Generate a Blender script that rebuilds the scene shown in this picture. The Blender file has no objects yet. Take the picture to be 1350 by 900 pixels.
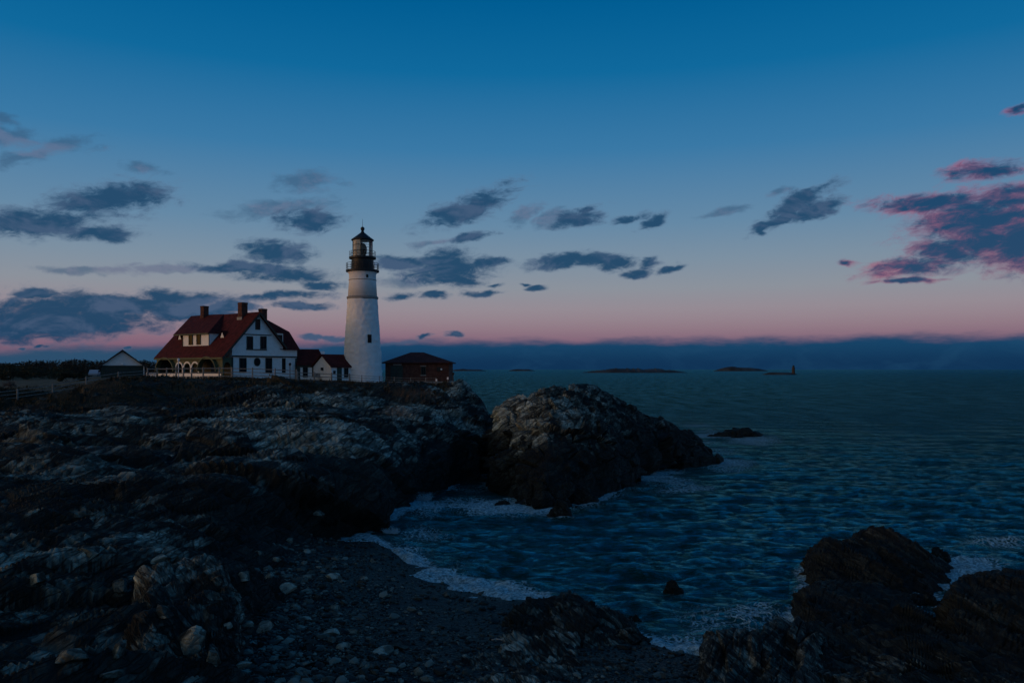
import bpy, math, random
import numpy as np
from mathutils import Vector, Matrix

scene = bpy.context.scene
COL = scene.collection
rad = math.radians

# ------------------------------------------------------------------ camera
F, CX, HY, EYE = 1050.0, 675.0, 487.0, 10.5
cam = bpy.data.cameras.new('camera')
cam.sensor_width = 36.0
cam.lens = 36.0 * F / 1350.0
cam.shift_y = (HY - 450.0) / 1350.0
cam.clip_start = 0.5
cam.clip_end = 200000.0
cam_ob = bpy.data.objects.new('camera', cam)
cam_ob.location = (0, 0, EYE)
cam_ob.rotation_euler = (rad(90), 0, 0)
COL.objects.link(cam_ob)
scene.camera = cam_ob

vs = scene.view_settings
vs.view_transform = 'Standard'
vs.look = 'None'
vs.exposure = 0.0
vs.gamma = 1.0
scene.cycles.use_denoising = True
scene.cycles.max_bounces = 5
scene.cycles.diffuse_bounces = 2
scene.cycles.glossy_bounces = 3

def lin(r, g, b):
    f = lambda c: (c / 255 / 12.92) if c <= 10 else ((c / 255 + 0.055) / 1.055) ** 2.4
    return (f(r), f(g), f(b), 1.0)

SUN_AZ, SUN_EL = 246.0, 1.0            # degrees clockwise from +Y (view direction)
sun_h = Vector((math.sin(rad(SUN_AZ)), math.cos(rad(SUN_AZ)), 0))

# ------------------------------------------------------------------ sky
world = bpy.data.worlds.new('World')
scene.world = world
world.use_nodes = True
wt = world.node_tree
WN, WL = wt.nodes, wt.links
bgn = WN['Background']

def setin(tree, node, i, v):
    if v is None:
        return
    if hasattr(v, 'is_output'):
        tree.links.new(v, node.inputs[i])
    else:
        node.inputs[i].default_value = v

def tmath(tree, op, a, b=None, c=None, clamp=False):
    n = tree.nodes.new('ShaderNodeMath')
    n.operation = op
    n.use_clamp = clamp
    setin(tree, n, 0, a); setin(tree, n, 1, b); setin(tree, n, 2, c)
    return n.outputs[0]

def tmix(tree, fac, a, b):
    n = tree.nodes.new('ShaderNodeMix')
    n.data_type = 'RGBA'
    n.clamp_factor = True
    setin(tree, n, 0, fac); setin(tree, n, 6, a); setin(tree, n, 7, b)
    return n.outputs[2]

def tstep(tree, lo, hi, x, mode='SMOOTHSTEP'):
    n = tree.nodes.new('ShaderNodeMapRange')
    n.interpolation_type = mode
    setin(tree, n, 0, x); setin(tree, n, 1, lo); setin(tree, n, 2, hi)
    return n.outputs[0]

def tnoise(tree, vec, scale, detail=4, rough=0.55, dist=0.0):
    n = tree.nodes.new('ShaderNodeTexNoise')
    setin(tree, n, 'Vector', vec)
    n.inputs['Scale'].default_value = scale
    n.inputs['Detail'].default_value = detail
    n.inputs['Roughness'].default_value = rough
    n.inputs['Distortion'].default_value = dist
    return n.outputs[0]

def tcomb(tree, x, y, z=0.0):
    n = tree.nodes.new('ShaderNodeCombineXYZ')
    setin(tree, n, 0, x); setin(tree, n, 1, y); setin(tree, n, 2, z)
    return n.outputs[0]

def build_world():
    m = lambda *a, **k: tmath(wt, *a, **k)
    tc = WN.new('ShaderNodeTexCoord').outputs['Generated']
    sep = WN.new('ShaderNodeSeparateXYZ')
    WL.new(tc, sep.inputs[0])
    X, Y, Z = sep.outputs
    u = m('ARCTAN2', X, Y)
    hor = m('SQRT', m('ADD', m('MULTIPLY', X, X), m('MULTIPLY', Y, Y)))
    v = m('DIVIDE', Z, m('MAXIMUM', hor, 0.02))
    # clear twilight sky by elevation
    r = WN.new('ShaderNodeValToRGB')
    el = r.color_ramp.elements
    stops = [(0.0, lin(112, 90, 112)), (0.030, lin(130, 97, 117)), (0.042, lin(137, 110, 126)), (0.051, lin(144, 121, 133)), (0.062, lin(148, 131, 141)),
             (0.075, lin(149, 139, 148)), (0.10, lin(140, 146, 156)), (0.135, lin(124, 144, 162)), (0.18, lin(101, 137, 166)),
             (0.273, lin(58, 121, 166)), (0.37, lin(16, 105, 157)), (0.464, lin(0, 92, 146)), (0.7, lin(0, 78, 130)), (1.0, lin(0, 66, 116))]
    el[0].position, el[0].color = 0.0, stops[0][1]
    el[1].position, el[1].color = 1.0, stops[-1][1]
    for p, c in stops[1:-1]:
        e = el.new(p)
        e.color = c
    WL.new(v, r.inputs[0])
    sky = r.outputs[0]
    # western afterglow, physical sky, outside the frame
    nish = WN.new('ShaderNodeTexSky')
    nish.sky_type = 'NISHITA'
    nish.sun_disc = False
    nish.sun_elevation = rad(SUN_EL)
    nish.sun_rotation = rad(SUN_AZ)
    sc = WN.new('ShaderNodeVectorMath')
    sc.operation = 'SCALE'
    WL.new(nish.outputs[0], sc.inputs[0])
    sc.inputs['Scale'].default_value = 0.26
    west = m('DIVIDE', m('ADD', m('MULTIPLY', X, sun_h.x), m('MULTIPLY', Y, sun_h.y)), m('MAXIMUM', hor, 0.02))
    sky = tmix(wt, tstep(wt, 0.22, 0.95, west), sky, sc.outputs[0])

    # coordinates for cloud noise (flattened along the horizon)
    nv = tcomb(wt, m('MULTIPLY', u, 1.0), m('MULTIPLY', v, 1.9), m('MULTIPLY', Y, 0.3))
    n_big = tnoise(wt, nv, 13.0, 6, 0.62, 0.6)
    nv2 = tcomb(wt, m('ADD', u, m('MULTIPLY', v, -0.6)), m('MULTIPLY', v, 2.1), 3.7)
    n_fine = tnoise(wt, nv2, 46.0, 6, 0.70, 0.5)
    nn = m('ADD', m('MULTIPLY', m('SUBTRACT', n_big, 0.5), 1.6), m('MULTIPLY', m('SUBTRACT', n_fine, 0.5), 1.7))
    # low bank on the horizon
    vb = m('ADD', tstep(wt, -0.60, -0.05, u), 0.0)
    top = m('ADD', m('MULTIPLY', vb, 0.0145), 0.0205)
    wob = m('MULTIPLY', m('SUBTRACT', tnoise(wt, tcomb(wt, u, m('MULTIPLY', v, 4.0), 1.3), 12.0, 5, 0.62), 0.5), 0.022)
    a_bank = tstep(wt, 0.0085, -0.0055, m('SUBTRACT', m('ADD', v, wob), top))
    c_bank = tmix(wt, tstep(wt, -0.5, -0.1, u), lin(38, 76, 106), tmix(wt, tstep(wt, 0.004, 0.036, v), lin(0, 48, 83), lin(6, 66, 102)))
    c_bank = tmix(wt, m('MULTIPLY', tstep(wt, 0.45, 0.7, n_big), 0.25), c_bank, lin(28, 78, 112))
    sky = tmix(wt, m('MULTIPLY', a_bank, 0.97), sky, c_bank)

    def field(lst):
        acc = None
        for (px, py, hw, hh, rot) in lst:
            uu = math.atan((px - CX) / F)
            cu = math.cos(uu)
            k = math.tan(rad(rot))
            sx, sy = hw / F * cu * cu * 1.45, hh / F * cu * 1.55
            v0 = (HY - py) / F * cu
            tv = m('MULTIPLY_ADD', bu, -k, bv) if abs(rot) > 1 else bv
            if abs(rot) <= 1:
                k = 0.0
            # the running minimum rides along as z, so the nodes are worked through one after another
            mp = WN.new('ShaderNodeVectorMath')
            mp.operation = 'MULTIPLY_ADD'
            WL.new(tcomb(wt, bu, tv, 0.0 if acc is None else acc), mp.inputs[0])
            mp.inputs[1].default_value = (1 / sx, 1 / sy, 1e-6)
            mp.inputs[2].default_value = (-uu / sx, -(v0 - k * uu) / sy, 0)
            le = WN.new('ShaderNodeVectorMath')
            le.operation = 'LENGTH'
            WL.new(mp.outputs[0], le.inputs[0])
            acc = le.outputs['Value'] if acc is None else m('MINIMUM', acc, le.outputs['Value'])
        return m('MAXIMUM', m('SUBTRACT', 1.0, acc), -0.6)

    warp_n = WN.new('ShaderNodeTexNoise')
    warp_n.inputs['Scale'].default_value = 22.0
    warp_n.inputs['Detail'].default_value = 3.0
    WL.new(nv, warp_n.inputs['Vector'])
    wsep = WN.new('ShaderNodeSeparateXYZ')
    WL.new(warp_n.outputs['Color'], wsep.inputs[0])
    bu = m('ADD', u, m('MULTIPLY', m('SUBTRACT', wsep.outputs[0], 0.5), 0.055))
    bv = m('ADD', v, m('MULTIPLY', m('SUBTRACT', wsep.outputs[1], 0.5), 0.020))

    grey = [(145, 263, 76, 20, 9), (45, 294, 72, 18, 4), (128, 308, 44, 12, 4), (175, 262, 46, 16, 8),
            
            (412, 291, 46, 13, 6),
            (362, 333, 42, 14, 4), (332, 354, 66, 7, 0), (378, 364, 54, 9, 0), (420, 376, 28, 7, 0),
            (60, 420, 130, 27, 3), (120, 404, 150, 16, 3), (210, 398, 100, 12, 3), (55, 388, 34, 4.5, 2),
            (10, 436, 60, 18, 0), (100, 424, 120, 18, 3), (250, 412, 66, 12, 0), (372, 391, 58, 6, 3), (398, 403, 46, 4.5, 0), (306, 402, 40, 8, 0),
            (416, 445, 15, 4.5, 0), (436, 448, 14, 4, 0), (166, 455, 6, 2.5, 0), (36, 460, 8, 2.5, 0), (60, 457, 5, 3, 0),
            (617, 273, 66, 15, 20), (592, 283, 38, 12, 8), (766, 286, 33, 10, 12), (780, 274, 16, 6, 10),
            (822, 290, 26, 6, 12), (860, 291, 22, 9, 18), (617, 314, 24, 5, 12),
            (592, 352, 62, 19, 0), (525, 345, 40, 9, 0), (640, 346, 26, 8, 0), (605, 368, 42, 8, -4), (650, 375, 18, 4, 6),
            (635, 387, 24, 5, 2), (527, 389, 22, 5, 4), (576, 390, 19, 4.5, 4), (696, 375, 9, 3, 0), (711, 380, 17, 4, 2),
            (742, 344, 44, 9, 6), (780, 342, 40, 8, 0), (814, 348, 30, 9, -4), (840, 359, 18, 5, 6), (856, 347, 14, 5, 8), (882, 355, 16, 4, 8),
            (590, 442, 12, 4, 6), (557, 445, 12, 3, 6),
            (1058, 264, 44, 11, 24), (1036, 286, 40, 9, 26), (1074, 278, 34, 9, 14), (1010, 303, 12, 5, 20),
            (-190, 300, 120, 26, 5), (-420, 370, 150, 18, 2), (-330, 210, 80, 16, 12), (1620, 240, 130, 18, 8), (1900, 330, 160, 24, 0)]
    pink = [(1235, 268, 92, 13, -3), (1325, 262, 60, 20, 2), (1300, 318, 76, 26, 4), (1350, 322, 60, 34, 0), (1295, 290, 105, 34, 2), (1205, 352, 62, 13, 2), (1245, 330, 60, 16, -8),
            (1112, 345, 16, 4, -8), (1200, 372, 40, 4, 0), (1300, 224, 54, 10, -4), (1345, 146, 18, 7, 12), (1250, 300, 40, 6, 0),
            (1440, 300, 110, 30, 0)]
    faint = [(22, 180, 28, 11, 8), (28, 208, 36, 9, 24), (88, 190, 42, 11, 12), (10, 156, 18, 8, 0), (403, 240, 34, 13, 4), (112, 358, 58, 4.5, 0), (215, 355, 40, 4, 4), (565, 322, 22, 3.5, 8), (950, 282, 28, 5, 12), (1036, 253, 17, 4, 8), (690, 283, 19, 9, 28), (722, 287, 18, 9, 20), (520, 452, 50, 3, 2), (368, 275, 62, 11, 8), (184, 221, 24, 8, 6), (535, 371, 42, 6, 4)]
    fg, fp, ff_ = field(grey), field(pink), field(faint)
    df = m('ADD', m('MULTIPLY', ff_, 1.3), nn)
    af = m('MULTIPLY', tstep(wt, -0.1, 1.0, df), 0.62)
    dg = m('ADD', m('MULTIPLY', fg, 1.45), nn)
    dp = m('ADD', m('MULTIPLY', fp, 1.45), nn)
    ag = tstep(wt, -0.05, 0.95, dg)
    ap = tstep(wt, -0.05, 0.95, dp)
    # lighter frayed edges, dense dark middles
    cg = tmix(wt, tstep(wt, 0.05, 0.8, dg), lin(94, 114, 142), lin(34, 72, 106))
    cg = tmix(wt, m('MULTIPLY', tstep(wt, 0.24, 0.05, v), 0.8), cg, tmix(wt, tstep(wt, 0.05, 0.7, dg), lin(78, 106, 132), lin(6, 64, 98)))
    # upper rims thinner and lighter than the bases
    n_up = tnoise(wt, tcomb(wt, m('ADD', u, -0.006), m('MULTIPLY_ADD', v, 1.9, 0.034), m('MULTIPLY', Y, 0.3)), 13.0, 6, 0.62, 0.6)
    rim = tstep(wt, -0.04, 0.16, m('SUBTRACT', n_big, n_up))
    cg = tmix(wt, m('MULTIPLY', rim, 0.48), cg, lin(84, 102, 132))
    pk = tstep(wt, 0.42, 0.60, tnoise(wt, tcomb(wt, u, m('MULTIPLY', v, 3.0), 9.1), 24.0, 3, 0.6))
    cp = tmix(wt, tstep(wt, 0.05, 0.75, dp), lin(122, 100, 130), lin(18, 64, 102))
    cp = tmix(wt, m('MULTIPLY', m('ADD', m('MULTIPLY', pk, 0.65), m('MULTIPLY', rim, 0.55)), tstep(wt, 1.3, 0.3, dp)), cp, lin(156, 88, 116))
    sky = tmix(wt, af, sky, tmix(wt, rim, lin(54, 86, 118), lin(98, 106, 134)))
    sky = tmix(wt, m('MULTIPLY', ag, 0.95), sky, cg)
    sky = tmix(wt, m('MULTIPLY', ap, 0.93), sky, cp)
    WL.new(sky, bgn.inputs[0])
    bgn.inputs[1].default_value = 1.0
    world.cycles.sampling_method = 'MANUAL'
    world.cycles.sample_map_resolution = 512

build_world()

# ------------------------------------------------------------------ last light from the west
sl = bpy.data.lights.new('sun', 'SUN')
sl.energy = 0.26
sl.angle = rad(14)
sl.color = (1.0, 0.66, 0.52)
sun_ob = bpy.data.objects.new('sun', sl)
COL.objects.link(sun_ob)
sd = Vector((sun_h.x, sun_h.y, math.tan(rad(7.0)))).normalized()
sun_ob.rotation_euler = sd.to_track_quat('Z', 'Y').to_euler()
sun_ob.location = (-60, -20, 60)

# ------------------------------------------------------------------ helpers
def X_at(px, D):
    return (px - CX) / F * D

def Z_at(py, D):
    return EYE - (py - HY) / F * D

def P_at(px, py, D):
    return Vector((X_at(px, D), D, Z_at(py, D)))

def tag(o, label=None, cat=None, group=None, kind=None):
    if label: o['label'] = label
    if cat: o['category'] = cat
    if group: o['group'] = group
    if kind: o['kind'] = kind
    return o

def empty(name, loc, rz=0.0):
    o = bpy.data.objects.new(name, None)
    o.empty_display_size = 0.3
    o.location = loc
    o.rotation_euler = (0, 0, rz)
    COL.objects.link(o)
    return o

class MB:
    def __init__(s):
        s.v, s.f, s.sm = [], [], False
    def add(s, vs_, fs):
        n = len(s.v)
        s.v += [tuple(p) for p in vs_]
        s.f += [tuple(i + n for i in f) for f in fs]
        return s
    def box(s, x0, x1, y0, y1, z0, z1):
        return s.add([(x0, y0, z0), (x1, y0, z0), (x1, y1, z0), (x0, y1, z0), (x0, y0, z1), (x1, y0, z1), (x1, y1, z1), (x0, y1, z1)],
                     [(0, 3, 2, 1), (4, 5, 6, 7), (0, 1, 5, 4), (1, 2, 6, 5), (2, 3, 7, 6), (3, 0, 4, 7)])
    def prism(s, poly, axis, a0, a1):
        # poly: 2-D outline; axis 'y': (x,z) extruded along y; 'x': (y,z) along x; 'z': (x,y) along z
        n = len(poly)
        mk = {'y': lambda p, a: (p[0], a, p[1]), 'x': lambda p, a: (a, p[0], p[1]), 'z': lambda p, a: (p[0], p[1], a)}[axis]
        vs_ = [mk(p, a0) for p in poly] + [mk(p, a1) for p in poly]
        fs = [tuple(range(n))[::-1], tuple(range(n, 2 * n))] + [(i, (i + 1) % n, n + (i + 1) % n, n + i) for i in range(n)]
        return s.add(vs_, fs)
    def tube(s, p, q, r0, r1=None, n=8):
        r1 = r0 if r1 is None else r1
        p, q = Vector(p), Vector(q)
        d = (q - p).normalized()
        a = d.orthogonal().normalized()
        b = d.cross(a)
        vs_ = []
        for c, r in ((p, r0), (q, r1)):
            for i in range(n):
                t = 2 * math.pi * i / n
                vs_.append(c + (a * math.cos(t) + b * math.sin(t)) * r)
        fs = [tuple(range(n))[::-1], tuple(range(n, 2 * n))] + [(i, (i + 1) % n, n + (i + 1) % n, n + i) for i in range(n)]
        return s.add(vs_, fs)
    def lathe(s, prof, n=48, cx=0, cy=0):
        vs_, fs = [], []
        for r, z in prof:
            for i in range(n):
                t = 2 * math.pi * i / n
                vs_.append((cx + r * math.cos(t), cy + r * math.sin(t), z))
        for k in range(len(prof) - 1):
            for i in range(n):
                j = (i + 1) % n
                fs.append((k * n + i, k * n + j, (k + 1) * n + j, (k + 1) * n + i))
        fs.append(tuple(range(n))[::-1])
        fs.append(tuple(range((len(prof) - 1) * n, len(prof) * n)))
        return s.add(vs_, fs)
    def ring(s, R, z, r, n=32, m_=5):
        vs_, fs = [], []
        for i in range(n):
            t = 2 * math.pi * i / n
            for k in range(m_):
                w = 2 * math.pi * k / m_
                rr = R + r * math.cos(w)
                vs_.append((rr * math.cos(t), rr * math.sin(t), z + r * math.sin(w)))
        for i in range(n):
            for k in range(m_):
                fs.append((i * m_ + k, ((i + 1) % n) * m_ + k, ((i + 1) % n) * m_ + (k + 1) % m_, i * m_ + (k + 1) % m_))
        return s.add(vs_, fs)
    def build(s, name, mat, parent=None, smooth=False):
        me = bpy.data.meshes.new(name)
        me.from_pydata(s.v, [], s.f)
        if smooth:
            me.polygons.foreach_set('use_smooth', [True] * len(me.polygons))
        me.update()
        me.materials.append(mat)
        o = bpy.data.objects.new(name, me)
        COL.objects.link(o)
        if parent:
            o.parent = parent
        return o

def np_mesh(name, V, quads=None, tris=None, mat=None, attrs=None, smooth=False):
    me = bpy.data.meshes.new(name)
    V = np.asarray(V, np.float32).reshape(-1, 3)
    me.vertices.add(len(V))
    me.vertices.foreach_set('co', V.ravel())
    idx = quads if quads is not None else tris
    k = 4 if quads is not None else 3
    idx = np.asarray(idx, np.int32).reshape(-1, k)
    me.loops.add(idx.size)
    me.loops.foreach_set('vertex_index', idx.ravel())
    me.polygons.add(len(idx))
    me.polygons.foreach_set('loop_start', np.arange(len(idx), dtype=np.int32) * k)
    me.polygons.foreach_set('use_smooth', np.full(len(idx), smooth, bool))
    me.update(calc_edges=True)
    me.validate()
    for an, av in (attrs or {}).items():
        a = me.attributes.new(an, 'FLOAT', 'POINT')
        a.data.foreach_set('value', np.asarray(av, np.float32).ravel())
    me.materials.append(mat)
    o = bpy.data.objects.new(name, me)
    COL.objects.link(o)
    return o

def grid_quads(R, C):
    i = np.arange(R * C, dtype=np.int32).reshape(R, C)
    return np.stack([i[:-1, :-1], i[:-1, 1:], i[1:, 1:], i[1:, :-1]], -1).reshape(-1, 4)

# ------------------------------------------------------------------ numeric noise
def hash3(ix, iy, iz, seed):
    with np.errstate(over='ignore'):
        h = (ix.astype(np.uint32) * np.uint32(374761393) + iy.astype(np.uint32) * np.uint32(668265263)
             + iz.astype(np.uint32) * np.uint32(3266489917) + np.uint32(seed * 9176 + 11) * np.uint32(2654435761))
        h = (h ^ (h >> np.uint32(13))) * np.uint32(1274126177)
        h = (h ^ (h >> np.uint32(16))) * np.uint32(2246822519)
        h = h ^ (h >> np.uint32(13))
    return h

def u01(h, k):
    with np.errstate(over='ignore'):
        g = (h + np.uint32(k * 7919)) * np.uint32(2654435761)
        g = (g ^ (g >> np.uint32(15))) * np.uint32(2246822519)
        g = g ^ (g >> np.uint32(14))
    return g.astype(np.float32) * np.float32(1 / 4294967296.0)

def vnoise(P, seed=0):
    i = np.floor(P).astype(np.int64)
    f = (P - i).astype(np.float32)
    f = f * f * (3 - 2 * f)
    out = np.zeros(len(P), np.float32)
    for dx in (0, 1):
        for dy in (0, 1):
            for dz in (0, 1):
                w = (f[:, 0] if dx else 1 - f[:, 0]) * (f[:, 1] if dy else 1 - f[:, 1]) * (f[:, 2] if dz else 1 - f[:, 2])
                out += w * u01(hash3(i[:, 0] + dx, i[:, 1] + dy, i[:, 2] + dz, seed), 1)
    return out * 2 - 1

def fbm(P, seed=0, octv=4, gain=0.5):
    a, s, out = 1.0, 1.0, 0
    for o in range(octv):
        out = out + a * vnoise(P * s + 17.3 * o, seed + o)
        a *= gain
        s *= 2.03
    return out

def cells(P, seed=0, jit=0.8):
    """nearest feature point (full 3 x 3 x 3 search): distance, second distance, cell hash, offset"""
    P = P.astype(np.float32)
    i0 = np.floor(P).astype(np.int32)
    f = P - i0
    n = len(P)
    d1 = np.full(n, 9.0, np.float32); d2 = d1.copy()
    best = np.zeros(n, np.uint32)
    diff = np.zeros((n, 3), np.float32)
    for dx in (-1, 0, 1):
        for dy in (-1, 0, 1):
            for dz in (-1, 0, 1):
                h = hash3(i0[:, 0] + dx, i0[:, 1] + dy, i0[:, 2] + dz, seed)
                ex = f[:, 0] - dx - 0.5 - (u01(h, 1) - 0.5) * jit
                ey = f[:, 1] - dy - 0.5 - (u01(h, 2) - 0.5) * jit
                ez = f[:, 2] - dz - 0.5 - (u01(h, 3) - 0.5) * jit
                d = ex * ex + ey * ey + ez * ez
                nb = d < d1
                d2 = np.where(nb, d1, np.minimum(d2, d))
                d1 = np.where(nb, d, d1)
                best[nb] = h[nb]
                diff[nb, 0] = ex[nb]; diff[nb, 1] = ey[nb]; diff[nb, 2] = ez[nb]
    return np.sqrt(d1), np.sqrt(d2), best, diff

def sstep(a, b, x):
    t = np.clip((x - a) / (b - a), 0, 1)
    return t * t * (3 - 2 * t)

def joints(strike, stretch=3.0, width=1.0, vert=0.6):
    """axes of jointed blocks: along strike, across it, upright; strike = degrees clockwise from +Y"""
    a = rad(strike)
    def axes(turn):
        s_ = np.array([math.sin(a + turn), math.cos(a + turn), 0.0])
        t_ = np.array([math.cos(a + turn), -math.sin(a + turn), 0.0])
        return np.array([s_ / stretch, t_ / width, [0, 0, vert]], np.float32)
    fine = np.array([[math.sin(a) / 1.6, math.cos(a) / 1.6, 0.2], [math.cos(a), -math.sin(a), 0.2], [-0.2, 0.1, 1.1]], np.float32)
    mid = axes(rad(9))
    mid[0] *= 1.15
    mid[2] *= 1.4
    return [axes(0.0), mid, fine]

def normals_of(G):
    def blur(A, k, ax):
        ker = k // 2
        pad = [(0, 0)] * 3
        pad[ax] = (ker + 1, ker)
        c = np.cumsum(np.pad(A, pad, mode='edge'), axis=ax)
        n = A.shape[ax]
        sl_a = [slice(None)] * 3; sl_b = [slice(None)] * 3
        sl_a[ax] = slice(k, k + n); sl_b[ax] = slice(0, n)
        return (c[tuple(sl_a)] - c[tuple(sl_b)]) / k
    G = blur(blur(G, 13, 0), 13, 1)
    du = np.gradient(G, axis=1)
    dv = np.gradient(G, axis=0)
    n = np.cross(du, dv)
    n /= np.linalg.norm(n, axis=-1, keepdims=True) + 1e-9
    flip = np.sign(n[..., 2:3] + 1e-6)
    return n * flip

def rock_displace(G, amp, B, seed, lumps=(4.5, 1.5, 0.55), amps=(0.75, 0.34, 0.13), dip=16.0):
    """break a smooth grid into jointed blocks whose tops all dip the same way; amp = grid of 0..1"""
    R, C = G.shape[:2]
    tone = np.zeros(R * C, np.float32)
    crk = np.zeros(R * C, np.float32)
    for k, (L, A) in enumerate(zip(lumps, amps)):
        N = normals_of(G).reshape(-1, 3)
        P = G.reshape(-1, 3)
        W = P + 0.16 * L * np.stack([vnoise(P / L * 0.9 + 5.1, seed + 3), vnoise(P / L * 0.9 + 9.7, seed + 4), 0 * P[:, 0]], -1)
        d1, d2, h, df = cells(W @ B[k].T / L, seed + 31 * k, 0.9)
        width = 1.0 / np.linalg.norm(B[k][1])
        A = min(A, (0.30, 0.24, 0.11)[k] * L * width)
        g = np.stack([u01(h, 5), u01(h, 6), u01(h, 7)], -1) - 0.5
        slope = math.tan(rad(dip)) * (0.4 + 1.2 * u01(h, 8)) * (1.0, 0.8, 0.3)[k]
        off = A * ((u01(h, 4) - 0.45) * 1.25 + (df * g).sum(1) * (0.9, 1.9, 2.2)[k]) - slope * df[:, 1] * L * width
        edge = d2 - d1
        crack = 1 - sstep(0.0, 0.05 + 0.03 * k, edge)
        off = off * sstep(0.0, (0.10, 0.12, 0.15)[k], edge + 0.02) - A * (0.25, 0.40, 0.45)[k] * crack
        P = P + N * (off * amp.reshape(-1))[:, None]
        G = P.reshape(R, C, 3)
        tone += (u01(h, 9) - 0.5) * (0.5, 1.1, 1.1)[k]
        crk = np.maximum(crk, (1 - sstep(0.015, (0.05, 0.13, 0.20)[k], edge)) * (0.9, 1.0, 0.75)[k])
    return G, tone, crk

def column_knots(cols):
    cols = sorted(cols.items())
    return np.array([c[0] for c in cols], float), np.array([c[1] for c in cols], float)

def knots_at(pxs, kn, px):
    K = kn.shape[1]
    out = np.empty((len(px), K, 2))
    for k in range(K):
        for j in range(2):
            out[:, k, j] = np.interp(px, pxs, kn[:, k, j])
    return out

def ground_z(cols, px, D):
    pxs, kn = column_knots(cols)
    px = np.atleast_1d(np.asarray(px, float)); D = np.atleast_1d(np.asarray(D, float))
    k = knots_at(pxs, kn, px)
    z = np.full(len(px), -9.0)
    for i in range(k.shape[1] - 1):
        d0, d1_ = k[:, i, 0], k[:, i + 1, 0]
        m_ = (D >= d0) & (D <= d1_)
        t = (D - d0) / np.maximum(d1_ - d0, 1e-6)
        z = np.where(m_, k[:, i, 1] + t * (k[:, i + 1, 1] - k[:, i, 1]), z)
    out = (px < pxs[0]) | (px > pxs[-1])
    return np.where(out, -9.0, z)

def column_grid(cols, nc, nr, seg_w=None, sub=24):
    pxs, kn = column_knots(cols)
    K = kn.shape[1]
    px = np.linspace(pxs[0], pxs[-1], nc)
    k = knots_at(pxs, kn, px)
    if len(pxs) > 5:      # soften the joins between control columns
        w = max(1, int(nc / (90 if nc > 500 else 220)))
        ker = np.hanning(2 * w + 3)[1:-1]; ker /= ker.sum()
        pad = np.pad(k, ((w, w), (0, 0), (0, 0)), mode='edge')
        k = np.stack([np.apply_along_axis(lambda a: np.convolve(a, ker, 'valid'), 0, pad[..., j]) for j in range(2)], -1)
    t = np.linspace(0, K - 1, (K - 1) * sub + 1)
    fine = np.empty((nc, len(t), 2))
    for c in range(nc):
        for j in range(2):
            fine[c, :, j] = np.interp(t, np.arange(K), k[c, :, j])
    ker = np.hanning(sub // 2 * 2 + 1); ker /= ker.sum()
    h = len(ker) // 2
    pad = np.pad(fine, ((0, 0), (h, h), (0, 0)), mode='edge')
    sm = np.stack([np.apply_along_axis(lambda a: np.convolve(a, ker, 'valid'), 1, pad[..., j]) for j in range(2)], -1)
    sm[:, 0], sm[:, -1] = fine[:, 0], fine[:, -1]
    dl = np.hypot(np.diff(sm[..., 0], axis=1), np.diff(sm[..., 1], axis=1)) / np.maximum(sm[:, 1:, 0], 8)
    if seg_w is not None:
        dl = dl * np.interp(0.5 * (t[1:] + t[:-1]), np.arange(K - 1) + 0.5, seg_w)
    cum = np.concatenate([np.zeros((nc, 1)), np.cumsum(dl, 1)], 1)
    G = np.empty((nr, nc, 3)); T = np.empty((nr, nc))
    for c in range(nc):
        s = np.linspace(0, cum[c, -1], nr)
        D = np.interp(s, cum[c], sm[c, :, 0])
        G[:, c, 1] = D
        G[:, c, 0] = (px[c] - CX) / F * D
        G[:, c, 2] = np.interp(s, cum[c], sm[c, :, 1])
        T[:, c] = np.interp(s, cum[c], t)
    return G, T

# ------------------------------------------------------------------ materials
def new_mat(name):
    m_ = bpy.data.materials.new(name)
    m_.use_nodes = True
    return m_, m_.node_tree, m_.node_tree.nodes['Principled BSDF']

def simple(name, col, rough=0.6, var=0.15, scale=6.0, spec=0.3, bump=0.0, bscale=30.0, metal=0.0):
    m_, t, b = new_mat(name)
    tc = t.nodes.new('ShaderNodeTexCoord').outputs['Object']
    n = tnoise(t, tc, scale, 4, 0.6)
    c = (*col, 1.0)
    lo = tuple(x * (1 - var) for x in col) + (1.0,)
    hi = tuple(min(1, x * (1 + var)) for x in col) + (1.0,)
    t.links.new(tmix(t, tstep(t, 0.3, 0.7, n), lo, hi), b.inputs['Base Color'])
    b.inputs['Roughness'].default_value = rough
    b.inputs['Specular IOR Level'].default_value = spec
    b.inputs['Metallic'].default_value = metal
    if bump:
        bp = t.nodes.new('ShaderNodeBump')
        bp.inputs['Strength'].default_value = bump
        bp.inputs['Distance'].default_value = 0.05
        t.links.new(tnoise(t, tc, bscale, 4, 0.6), bp.inputs['Height'])
        t.links.new(bp.outputs[0], b.inputs['Normal'])
    return m_

def attr(t, name):
    n = t.nodes.new('ShaderNodeAttribute')
    n.attribute_name = name
    return n.outputs['Fac']

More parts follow.
